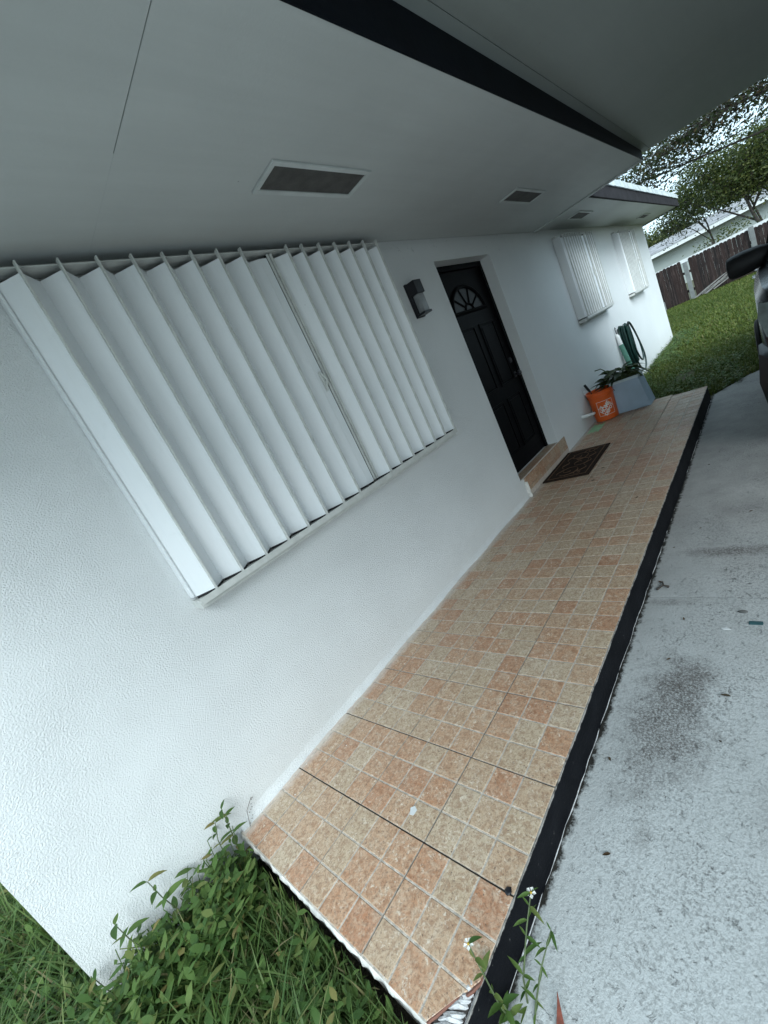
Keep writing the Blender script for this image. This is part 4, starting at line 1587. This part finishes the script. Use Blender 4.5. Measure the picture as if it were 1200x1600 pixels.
for y in (-6.9, -5.04, -3.18, -1.34, 0.52, 2.4, 4.3):
    p = MB()
    p.box((FX - 0.07, y - 0.065, GZ), (FX - 0.003, y + 0.065, GZ + (1.47 if y != 0.52 else 1.36)), bev=0.01)
    p.build('post', 'post_pale', fence)
blk = MB()
for (y, z) in ((1.62, 0), (1.15, 0)):
    pass
blk.box((19.9, 1.30, GZ), (20.1, 1.62, GZ + 0.36), bev=0.01)
cb = blk.build('concrete_block', 'post_pale')
tag(cb, 'grey concrete block at the foot of the fence by the house corner', 'block')
cb['group'] = 'blocks by the fence'
sticks = []
for k in range(7):
    y0 = random.uniform(-0.35, 0.35)
    p = MB()
    q0 = Vector((20.1 + random.uniform(-.2, .2), y0 + 0.2, GZ + random.uniform(0.03, 0.10)))
    q1 = Vector((20.3 + random.uniform(-.1, .15), y0 - random.uniform(0.6, 1.1), GZ + random.uniform(0.05, 0.60)))
    md = (q0 + q1) / 2 + Vector((0, 0, random.uniform(-.02, .10)))
    p.tube([q0, md, q1], [0.022, 0.018, 0.008], 7)
    tag(p.build('dead_branch', 'dead_stick', smooth=True), 'bare pale dead branch lying against the foot of the fence', 'branch', 'dead branches by the fence')

# ------------------------------------------------------------------ neighbour's house
nb = thing('neighbour_house', 'low pale house with white eave behind the fence', 'house')
NX = 38.0
MB().box((NX, -22, GZ - 0.1), (NX + 9, 9, 2.35)).build('wall', 'stucco_neighbour', nb)
MB().box((NX - 0.62, -22.6, 2.26), (NX - 0.60, 9.6, 2.50)).build('eave', 'pvc_white', nb)
MB().box((NX - 0.60, -22.6, 2.36), (NX - 0.001, 9.6, 2.40)).build('eave_soffit', 'soffit', nb)
rb = MB()
rb.prism([(NX - 0.66, -22.7, 2.51), (NX + 4.5, -22.7, 3.25), (NX + 9.7, -22.7, 2.51)], (0, 32.4, 0))
rb.build('roof', 'old_shingle', nb)
for y in (-14, -9, -5.6):
    wo = MB().box((NX - 0.03, y - 0.75, 0.95), (NX - 0.002, y + 0.75, 2.05), bev=0.01).build('window', 'pvc_white', nb)
    MB().box((NX - 0.04, y - 0.66, 1.02), (NX - 0.031, y + 0.66, 1.98)).build('pane', 'car_glass', wo)

# ------------------------------------------------------------------ power line
wl = MB()
pts = [(15 + 0.0 * y, y, 3.28 - 0.038 * (y + 0.3) - 0.0 * y + 0.0008 * (y + 1) ** 2) for y in np.linspace(12, -30, 40)]
wl.tube(pts, 0.012, 6)
tag(wl.build('power_line', 'wire_black', smooth=True), 'thin black overhead cable in front of the trees', 'cable')

# ------------------------------------------------------------------ vegetation helpers


def rand_rot(n):
    q = rng.normal(size=(n, 4))
    q /= np.linalg.norm(q, axis=1, keepdims=True)
    a, b_, c, d_ = q.T
    return np.stack([np.stack([1 - 2 * (c * c + d_ * d_), 2 * (b_ * c - a * d_), 2 * (b_ * d_ + a * c)], 1),
                     np.stack([2 * (b_ * c + a * d_), 1 - 2 * (b_ * b_ + d_ * d_), 2 * (c * d_ - a * b_)], 1),
                     np.stack([2 * (b_ * d_ - a * c), 2 * (c * d_ + a * b_), 1 - 2 * (b_ * b_ + c * c)], 1)], 1)


LEAF_T = np.array([(0, 0, 0), (0.42, 0.24, 0.03), (1.0, 0, -0.08), (0.42, -0.24, 0.03)], np.float32)


def leaf_cloud(name, P, size, mat, parent, flat=0.0):
    n = len(P)
    Rm = rand_rot(n)
    sz = size * rng.uniform(0.55, 1.25, (n, 1, 1))
    V = np.einsum('nij,kj->nki', Rm, LEAF_T) * sz
    if flat:
        V[:, :, 2] *= (1 - flat)
    V += P[:, None, :]
    Fc = np.arange(n * 4).reshape(n, 4)
    return link(name, rawmesh(name, V.reshape(-1, 3), Fc, mat), parent)


def tree(label, base, trunk_top, blobs, leaf, mat, tr=0.18, per=34, spread=0.26, group='trees beyond the house'):
    root = thing('tree', label, 'tree', group, base)
    b0 = Vector(base)
    tb = MB()
    top = Vector(trunk_top) - b0
    k = 7
    tp = [Vector((0, 0, 0)).lerp(top, i / k) + Vector((random.uniform(-.08, .08), random.uniform(-.08, .08), 0)) * (i > 0) for i in range(k + 1)]
    tb.tube(tp, [tr * (1.25 if i == 0 else 1 - 0.5 * i / k) for i in range(k + 1)], 9)
    P = []
    for (c, rad, ncl) in blobs:
        c = Vector(c) - b0
        st = tp[random.randint(3, k)]
        m1 = st.lerp(c, 0.5) + Vector((random.uniform(-.3, .3), random.uniform(-.3, .3), random.uniform(0, .4)))
        tb.tube([st, m1, c], [tr * 0.5, tr * 0.32, tr * 0.14], 6)
        for q in range(ncl):
            u = rng.normal(size=3)
            u /= np.linalg.norm(u)
            rr = rng.uniform(0.25, 1.0) ** 0.6
            cc = np.array(c) + u * rr * np.array(rad)
            s0 = m1.lerp(c, random.uniform(0.3, 1.0))
            mm = s0.lerp(Vector(cc), 0.55) + Vector((random.uniform(-.12, .12), random.uniform(-.12, .12), random.uniform(-.05, .15)))
            tb.tube([s0, mm, Vector(cc)], [tr * 0.10, tr * 0.06, tr * 0.03], 4, cap=False)
            npl = int(per * random.uniform(0.5, 1.5))
            # leaves strung along the twig and in a tuft at its tip
            along = rng.uniform(0.2, 1.1, (npl, 1))
            pts_ = np.array(mm) * (1 - along) + cc * along
            P.append(pts_ + rng.normal(size=(npl, 3)) * spread * np.array([1, 1, 0.8]))
    tb.build('trunk', 'bark', root, smooth='all')
    leaf_cloud('crown', np.concatenate(P), leaf, mat, root)
    return root


# big near tree whose branches hang in past the carport roof
tree('big dark leaved tree hanging over the yard beside the carport roof', (13.5, -5.6, GZ), (13.2, -4.0, 3.6),
     [((13.2, -2.3, 3.75), (1.2, 0.9, 0.62), 95), ((13.0, -1.3, 3.62), (1.2, 0.8, 0.55), 95), ((13.0, -0.35, 3.50), (1.0, 0.7, 0.46), 70), ((13.2, 0.35, 3.35), (0.6, 0.45, 0.28), 26), ((13.6, -3.4, 4.1), (1.4, 1.2, 0.9), 50), ((14.0, -1.6, 4.9), (1.8, 2.0, 0.7), 50), ((13.8, -6.4, 5.0), (2.0, 1.8, 1.2), 40)],
     0.088, 'leaf_tree_dark', 0.07, 26, 0.27)
tree('spreading mid green tree standing just behind the fence', (23.6, -1.9, GZ), (23.4, -1.2, 2.6),
     [((23.4, -1.5, 3.6), (1.0, 1.0, 0.9), 60), ((23.2, -0.3, 3.9), (1.0, 0.9, 0.7), 46), ((23.6, -2.6, 3.6), (1.1, 1.0, 1.0), 55), ((23.8, 0.5, 3.4), (0.8, 0.7, 0.55), 26), ((24, -3.8, 4.0), (1.5, 1.3, 1.0), 50), ((23.6, -2.2, 2.75), (0.9, 1.1, 0.5), 55), ((23.4, -0.9, 2.9), (0.8, 0.8, 0.45), 40)],
     0.115, 'leaf_tree_green', 0.08, 50, 0.30)
tree('thin branched tree with sparse leaves by the neighbour eave', (25.5, -0.1, GZ), (25.3, 0.1, 2.6),
     [((25.4, 0.2, 2.9), (0.9, 0.9, 0.6), 44), ((25.6, 1.2, 2.9), (0.9, 0.8, 0.55), 40), ((25.4, 0.6, 3.7), (0.9, 0.9, 0.5), 40)],
     0.11, 'leaf_tree_dark', 0.05, 30, 0.27)
tree('dense rounded tree beyond the corner of the house', (48, 6.0, GZ), (48, 6.0, 2.5),
     [((48, 6.2, 3.6), (2.6, 2.2, 1.5), 80), ((48, 3.6, 3.4), (2.0, 1.8, 1.2), 60), ((49, 8.6, 3.5), (2.2, 2.2, 1.5), 60)],
     0.30, 'leaf_tree_green', 0.2, 40, 0.5)
tree('tall leafy tree rising behind the neighbour roof', (50, -3.0, GZ), (50, -3, 4.5),
     [((50, -2.6, 6.0), (3.0, 2.6, 2.2), 90), ((50, 0.6, 5.2), (2.4, 2.2, 1.6), 60), ((50, -6, 6.5), (3, 2.6, 2.4), 80), ((50, -2.0, 3.9), (3, 3.6, 1.0), 70)],
     0.30, 'leaf_tree_green', 0.25, 40, 0.5)
# vine over the fence
vine = thing('vine', 'small leafy vine spilling over the fence top', 'plant', None, (FX + 0.1, -0.6, 1.25))
P = np.concatenate([rng.normal(size=(380, 3)) * [0.15, 0.42, 0.13] + [0.25, -0.15, 0.22], rng.normal(size=(120, 3)) * [0.1, 0.25, 0.10] + [0.2, 0.55, 0.08]])
leaf_cloud('leaves', P, 0.085, 'leaf_tree_green', vine)
p = MB()
for k in range(6):
    p.tube([(0.1, random.uniform(-.3, .3), -1.3), (0.12, random.uniform(-.4, .4), -0.3), (0.2, random.uniform(-.6, .5), 0.25)], 0.01, 5)
p.build('stem', 'bark', vine, smooth=True)


# ------------------------------------------------------------------ grass
def blades(n, xr, yr, hr, wr, ok, bend=0.5, dens=None):
    x = rng.uniform(*xr, n)
    y = rng.uniform(*yr, n)
    keep = ok(x, y)
    x, y = x[keep], y[keep]
    n = len(x)
    h = rng.uniform(*hr, n)
    if hr[1] > 0.25:
        h = np.where((x > -0.22) & (y < 0), np.minimum(h, 0.08 + rng.uniform(0, 0.10, n) + np.clip(-x, 0, 1) * 0.4), h)
    ww = rng.uniform(*wr, n)
    a = rng.uniform(0, 2 * np.pi, n)
    lean = rng.uniform(0.1, bend, n) * h
    dx, dy = np.cos(a), np.sin(a)
    px, py = -dy, dx
    rows_ = []
    for (u, wk) in ((0, 1.0), (0.45, 0.85), (0.8, 0.5), (1.0, 0.04)):
        cx_ = x + dx * lean * u * u * 1.4
        cy_ = y + dy * lean * u * u * 1.4
        cz_ = GZ - 0.01 + h * (u - 0.32 * u * u * (lean / h))
        for s_ in (-1, 1):
            rows_.append(np.stack([cx_ + s_ * px * ww * wk / 2, cy_ + s_ * py * ww * wk / 2, cz_], 1))
    V = np.stack(rows_, 1).reshape(-1, 3)
    q = np.array([(0, 1, 3, 2), (2, 3, 5, 4), (4, 5, 7, 6)])
    Fc = (np.arange(n)[:, None, None] * 8 + q[None]).reshape(-1, 4)
    return V, Fc


def near_ok(x, y):
    house_in = (x > WX0 - 0.015) & (y > -0.015)
    porch_in = (x > PX0 - 0.025) & (y < 0.01) & (y > -PW - 0.02)
    drive_in = (y < -PW - 0.02)
    return ~(house_in | porch_in | drive_in)


def prune(V, Fc, k):
    """drop blades / leaves (k vertices, k/2-1 quads each) that would cut into the porch, the wall or the driveway slab"""
    P = V.reshape(-1, k, 3)
    x, y, z = P[:, :, 0], P[:, :, 1], P[:, :, 2]
    # also test the half-way points between neighbouring rows
    bad = ((x > PX0 - 0.010) & (y > -PW - 0.02) & (y < 0.02)) | ((x > WX0 - 0.004) & (y > -0.004))
    keep = ~bad.any(1)
    P = P[keep]
    nq = k // 2 - 1
    q = np.array([(2 * i, 2 * i + 1, 2 * i + 3, 2 * i + 2) for i in range(nq)])
    return P.reshape(-1, 3), (np.arange(len(P))[:, None, None] * k + q[None]).reshape(-1, 4)


V1, F1 = blades(13000, (-1.9, 0.05), (-1.15, 2.4), (0.10, 0.32), (0.004, 0.011), near_ok, 1.1)
V1, F1 = prune(V1, F1, 8)
Ve, Fe = blades(7000, (-0.34, 0.03), (-1.14, 0.0), (0.06, 0.15), (0.004, 0.010), near_ok, 0.6)
V1, F1 = prune(np.concatenate([V1, Ve]), None, 8)
V2, F2 = blades(6000, (-5.0, -1.2), (-1.15, 5.0), (0.08, 0.22), (0.006, 0.012), near_ok, 0.9)
tag(link('tall_grass', rawmesh('tall_grass', np.concatenate([V1, V2]), np.concatenate([F1, F2 + len(V1)]), 'leaf_grass', True)), 'tall weedy grass between porch end and house wall', 'grass')['kind'] = 'stuff'


# leafy ground weeds: stems with pairs of leaves
def weed_stuff(n, xr, yr, hr, L):
    x = rng.uniform(*xr, n)
    y = rng.uniform(*yr, n)
    k = near_ok(x, y)
    x, y = x[k], y[k]
    Vs, Fs = [], []
    o = 0
    for i in range(len(x)):
        h = rng.uniform(*hr)
        lx, ly = rng.normal(size=2) * 0.35 * h
        nl = rng.integers(4, 9)
        ph = rng.uniform(0, 6.28)
        for (t_) in (0, 0.35, 0.7, 1.0):
            for s_ in (-1, 1):
                Vs.append((x[i] + lx * t_ + s_ * 0.0014, y[i] + ly * t_ + s_ * 0.0008, GZ - 0.01 + (h + 0.01) * t_))
        Fs += [(o, o + 1, o + 3, o + 2), (o + 2, o + 3, o + 5, o + 4), (o + 4, o + 5, o + 7, o + 6)]
        o += 8
        for q in range(nl):
            u = 0.25 + 0.75 * q / (nl - 1)
            bx_, by_, bz = x[i] + lx * u, y[i] + ly * u, GZ + h * u
            a = ph + q * 2.4
            ll = L * rng.uniform(0.5, 1.2) * (1.1 - 0.35 * u)
            wd = ll * rng.uniform(0.30, 0.5)
            up = rng.uniform(-0.25, 0.75)
            ca, sa = math.cos(a), math.sin(a)
            for (t_, w_, zz) in ((0, 0.05, 0), (0.35, 1, up * 0.35), (0.7, 0.75, up * 0.6), (1.0, 0.03, up * 0.62)):
                for s_ in (-1, 1):
                    Vs.append((bx_ + ca * ll * t_ - sa * wd * w_ * s_ / 2, by_ + sa * ll * t_ + ca * wd * w_ * s_ / 2, bz + zz * ll))
            Fs += [(o, o + 1, o + 3, o + 2), (o + 2, o + 3, o + 5, o + 4), (o + 4, o + 5, o + 7, o + 6)]
            o += 8
    return np.array(Vs), np.array(Fs)


V1, F1 = weed_stuff(2700, (-1.7, 0.04), (-1.14, 1.9), (0.05, 0.18), 0.060)
Vw, Fw = weed_stuff(330, (-0.56, -0.06), (-0.30, -0.02), (0.12, 0.26), 0.068)
V1, F1 = prune(np.concatenate([V1, Vw]), None, 8)
V2, F2 = weed_stuff(900, (-4.0, -1.6), (-1.14, 3.5), (0.05, 0.18), 0.06)
# creeping over the lip of the porch end and up the wall
tag(link('ground_weeds', rawmesh('ground_weeds', np.concatenate([V1, V2]), np.concatenate([F1, F2 + len(V1)]), 'leaf_weed', True)), 'broad leaved green weeds covering the ground by the wall', 'weeds')['kind'] = 'stuff'


def lawn_ok(x, y):
    hs = (x < WX1 + 0.02) & (y > -0.03)
    dr = (y < -PW - 0.01) & (x < 5.72 + (-PW - y) * 1.5) & (x < 6.3 + 0.25 * (-1.5 - y)) & (y > -5.3)
    po = (x < 5.74) & (y > -PW - 0.02)
    car_in = (y < -1.66) & (y > -3.6) & (x < 8.4)
    bare = ((x - 14.6) / 1.8) ** 2 + ((y - 0.1) / 0.35) ** 2 < rng.uniform(0.3, 1.3, len(x))
    bare2 = ((x - 7.2) / 0.35) ** 2 + ((y + 0.72) / 0.16) ** 2 < rng.uniform(0.3, 1.4, len(x))
    return ~(hs | dr | po | bare2 | (x < 5.72))


V1, F1 = blades(34000, (5.7, 9.5), (-2.6, 0.0), (0.03, 0.085), (0.006, 0.012), lawn_ok, 0.9)
V2, F2 = blades(60000, (9.0, 20.5), (-3.2, 1.9), (0.04, 0.10), (0.012, 0.024), lawn_ok, 0.9)
V3, F3 = blades(24000, (5.7, 20.5), (-8, 8), (0.04, 0.10), (0.016, 0.03), lawn_ok, 0.9)
tag(link('lawn_grass', rawmesh('lawn_grass', np.concatenate([V1, V2, V3]), np.concatenate([F1, F2 + len(V1), F3 + len(V1) + len(V2)]), 'leaf_lawn', True)), 'short green lawn between the house and the fence', 'grass')['kind'] = 'stuff'


# low broad weeds in the lawn near the porch end and against the far wall
def far_ok(x, y):
    return (y < -0.03) & (y > -1.6) & (x > 5.74) & (rng.uniform(0, 1, len(x)) < np.clip(0.25 + 1.2 * np.exp(-((y + 0.1) / 0.18) ** 2) + 0.9 * (x < 7.6), 0, 1))


_keep = near_ok
near_ok = far_ok
V1, F1 = weed_stuff(600, (5.75, 8.6), (-1.4, -0.03), (0.03, 0.11), 0.05)
V2, F2 = weed_stuff(500, (8.6, 11.9), (-0.5, -0.03), (0.04, 0.12), 0.06)
near_ok = _keep
tag(link('lawn_weeds', rawmesh('lawn_weeds', np.concatenate([V1, V2]), np.concatenate([F1, F2 + len(V1)]), 'leaf_weed', True)), 'low broad weeds in the lawn beside the blue tub', 'weeds')['kind'] = 'stuff'

# ------------------------------------------------------------------ single weeds
wl_mesh = [leaf_mesh('leaf', 0.052, 0.024, 'leaf_weed', 0.35, 0.25), leaf_mesh('leaf', 0.040, 0.017, 'leaf_weed', 0.35, 0.15), leaf_mesh('leaf', 0.062, 0.026, 'leaf_weed', 0.3, 0.4)]


def weed(label, pts, nl, scale=1.0, flower=False, group='weeds standing apart', narrow=False, up=0.5):
    root = thing('weed', label, 'weed', group, pts[0])
    b0 = Vector(pts[0])
    q = [Vector(v) - b0 for v in pts]
    p = MB()
    p.tube(q, [0.0028 - 0.0014 * i / (len(q) - 1) for i in range(len(q))], 6)
    st = p.build('stem', 'stem_green', root, smooth=True)
    tot = len(q) - 1
    for k in range(nl):
        u = (0.22 + 0.78 * (k // 2) / max(1, (nl - 1) // 2)) * tot
        i = min(int(u), tot - 1)
        pos = q[i].lerp(q[i + 1], u - i)
        az = (k // 2) * 1.45 + (k % 2) * math.pi + random.uniform(-.3, .3)
        sc_ = scale * random.uniform(0.7, 1.15)
        link('leaf', wl_mesh[k % 3], root, pos, (random.uniform(-.3, .3), -random.uniform(0.0, up) - 0.1, az), (sc_, sc_ * (0.6 if narrow else 1.0), sc_))
    if flower:
        fo = q[-1]
        p = MB()
        for k in range(5):
            a = k * 2 * math.pi / 5
            c, s_ = math.cos(a), math.sin(a)
            p.add([(fo.x + c * 0.002, fo.y + s_ * 0.002, fo.z), (fo.x + c * .009 - s_ * .005, fo.y + s_ * .009 + c * .005, fo.z + .002), (fo.x + c * .014, fo.y + s_ * .014, fo.z), (fo.x + c * .009 + s_ * .005, fo.y + s_ * .009 - c * .005, fo.z + .002)], [(0, 1, 2, 3)])
        p.build('petals', 'petal', root)
        p = MB()
        p.lathe([(0, -.003), (.003, -.002), (.0035, .001), (0, .003)], fo, 8)
        p.build('flower_centre', 'pollen', root)
    return root


weed('leafy weed reaching up the wall at the porch corner', [(-0.02, -0.07, GZ), (-0.01, -0.06, 0.0), (0.01, -0.05, 0.10), (0.02, -0.045, 0.17)], 12, 1.0)
weed('second leafy weed at the porch corner, with a leaning stem', [(-0.07, -0.05, GZ), (-0.06, -0.045, -0.02), (-0.045, -0.035, 0.08), (-0.02, -0.03, 0.14)], 10, 1.0)
weed('weed with pointed leaves against the wall, midway to the house corner', [(-0.24, -0.09, GZ), (-0.25, -0.08, 0.02), (-0.265, -0.07, 0.12), (-0.27, -0.06, 0.20)], 10, 1.15)
weed('weed with four spread leaves against the white wall near the house corner', [(-0.36, -0.12, GZ), (-0.37, -0.10, 0.02), (-0.385, -0.09, 0.12), (-0.39, -0.08, 0.19)], 8, 1.2)
weed('short leafy weed at the very corner of the house', [(-0.49, -0.09, GZ), (-0.49, -0.08, 0.0), (-0.50, -0.07, 0.10)], 8, 1.0)
weed('flowering weed with a white blossom growing at the foot of the black porch edge', [(0.20, -1.185, GZ), (0.23, -1.19, -0.06), (0.30, -1.20, 0.02), (0.36, -1.20, 0.055)], 14, 0.72, True, narrow=True)
weed('leggy weed on the driveway beside the flowering one', [(0.185, -1.205, GZ), (0.21, -1.215, -0.10), (0.26, -1.235, -0.03), (0.33, -1.245, 0.0)], 12, 0.62, False, narrow=True)
weed('weed leaning over the broken tile corner of the porch', [(0.16, -1.17, GZ), (0.16, -1.155, -0.06), (0.175, -1.13, 0.02), (0.19, -1.105, 0.06)], 9, 0.66, True)
weed('small weed with rounded leaves in the gap under the broken tile corner', [(0.155, -1.18, GZ), (0.16, -1.175, -0.10), (0.165, -1.165, -0.06)], 10, 0.8)
# thin dry seed stalk at the wall corner of the porch
p = MB()
p.tube([(0.03, -0.035, GZ), (0.06, -0.03, -0.02), (0.09, -0.02, 0.06), (0.13, -0.014, 0.085)], 0.0016, 5)
for k in range(9):
    u = 0.3 + 0.7 * k / 8
    p.lathe([(0, -.003), (.003, 0), (0, .003)], (0.06 + 0.07 * u + random.uniform(-.006, .006), -0.026 + 0.01 * u, -0.02 + 0.105 * u + random.uniform(-.006, .006)), 6)
tag(p.build('seed_stalk', 'dead_stick', smooth=True), 'thin dry seed stalk in front of the wall at the porch corner', 'weed')

# ------------------------------------------------------------------ litter on driveway and porch
dl = [leaf_mesh('dead_leaf', 0.045, 0.022, 'leaf_dead', 0.6, -0.25), leaf_mesh('dead_leaf', 0.03, 0.014, 'leaf_dead', 0.8, -0.4)]
spots = [(2.03, -1.20), (1.72, -1.33), (1.45, -1.30), (2.6, -1.30), (2.75, -1.52), (3.2, -1.36), (1.30, -1.52), (0.93, -1.20), (0.62, -1.28), (2.4, -1.21), (3.6, -1.28), (1.10, -1.50)]
for k, (x, y) in enumerate(spots):
    tag(link('dead_leaf', dl[k % 2], None, (x, y, dz(x) + 0.004), (random.uniform(-.2, .2), random.uniform(-.15, .15), random.uniform(0, 6.28)), (random.uniform(.4, .7),) * 3),
        'small curled brown dead leaf lying on the concrete driveway', 'leaf', 'dead leaves on the driveway')
for k, (x, y) in enumerate([(3.28, -0.36), (3.42, -0.52), (3.10, -0.62), (3.35, -0.55), (2.85, -0.95), (3.62, -0.56)]):
    tag(link('dead_leaf', dl[(k + 1) % 2], None, (x, y, 0.004), (random.uniform(-.2, .2), random.uniform(-.15, .15), random.uniform(0, 6.28)), (0.8,) * 3),
        'tiny dark dead leaf lying on the porch tiles near the doormat', 'leaf', 'dead leaves on the porch')


def lump(name, label, cat, c, r3, mat, group=None):
    bm = bmesh.new()
    bmesh.ops.create_icosphere(bm, subdivisions=2, radius=1)
    for v in bm.verts:
        k = 1 + random.uniform(-.18, .18)
        v.co = Vector((v.co.x * r3[0] * k, v.co.y * r3[1] * k, max(-0.3, v.co.z) * r3[2] * k))
    bmesh.ops.translate(bm, vec=(c[0], c[1], c[2] + r3[2] * 0.35), verts=bm.verts)
    p = MB()
    p.bm(bm)
    return tag(p.build(name, mat, smooth='all'), label, cat, group)


lump('pebble', 'black oval pebble on the driveway past the oily stain', 'pebble', (1.80, -1.535, dz(1.8)), (0.011, 0.018, 0.006), 'pebble')
lump('pebble', 'small dark pebble on the driveway near the right edge of the picture', 'pebble', (0.93, -1.665, dz(.93)), (0.010, 0.010, 0.006), 'pebble')
DZ = dz(1.8)
p = MB().box((1.715, -1.60, DZ), (1.735, -1.555, DZ + 0.006), bev=0.002)
tag(p.build('plastic_scrap', 'teal_plastic'), 'dark teal plastic scrap on the driveway beside the black pebble', 'litter')
p = MB()
p.prism([(1.672, -1.475, DZ + 0.001), (1.682, -1.465, DZ + 0.001), (1.687, -1.485, DZ + 0.001), (1.676, -1.500, DZ + 0.001)], (0, 0, 0.003))
tag(p.build('paper_scrap', 'white_scrap'), 'torn white paper scrap on the driveway', 'litter')
p = MB()
p.tube([(1.96, -1.185, DZ + 0.006), (1.99, -1.21, DZ + 0.012), (1.985, -1.235, DZ + 0.006)], [0.006, 0.004, 0.007], 6)
p.tube([(1.99, -1.21, DZ + 0.010), (2.03, -1.20, DZ + 0.006)], 0.004, 5)
tag(p.build('twig', 'bark', smooth=True), 'forked brown twig on the driveway against the black porch edge', 'twig')
p = MB()
DZ = dz(0.2)
p.add([(0.200, -1.262, DZ + 0.0), (0.215, -1.278, DZ), (0.245, -1.275, DZ + 0.075), (0.205, -1.268, DZ + 0.002), (0.218, -1.270, DZ), (0.246, -1.272, DZ + 0.072)], [(0, 1, 2), (3, 5, 4), (0, 2, 5, 3), (1, 4, 5, 2), (0, 3, 4, 1)])
tag(p.build('rusty_spike', 'rust'), 'rust red metal sliver standing on the driveway at the bottom of the picture', 'litter')
p = MB()
p.add([(x, y, 0.0012) for (x, y) in ((0.405, -0.700), (0.425, -0.688), (0.436, -0.70), (0.428, -0.716), (0.408, -0.714))], [(0, 1, 2, 3, 4)])
p.prism([(0.404, -0.700, 0.0008), (0.425, -0.687, 0.0008), (0.437, -0.70, 0.0008), (0.428, -0.717, 0.0008), (0.407, -0.715, 0.0008)], (0, 0, 0.0006))
tag(p.build('paint_drop', 'white_scrap'), 'white paint drop on a beige tile near the crossing joints', 'paint drop')
lump('tar_blob', 'black tar blob at the outer end of a tile joint', 'litter', (0.355, -1.115, 0.0), (0.012, 0.010, 0.004), 'black_metal')
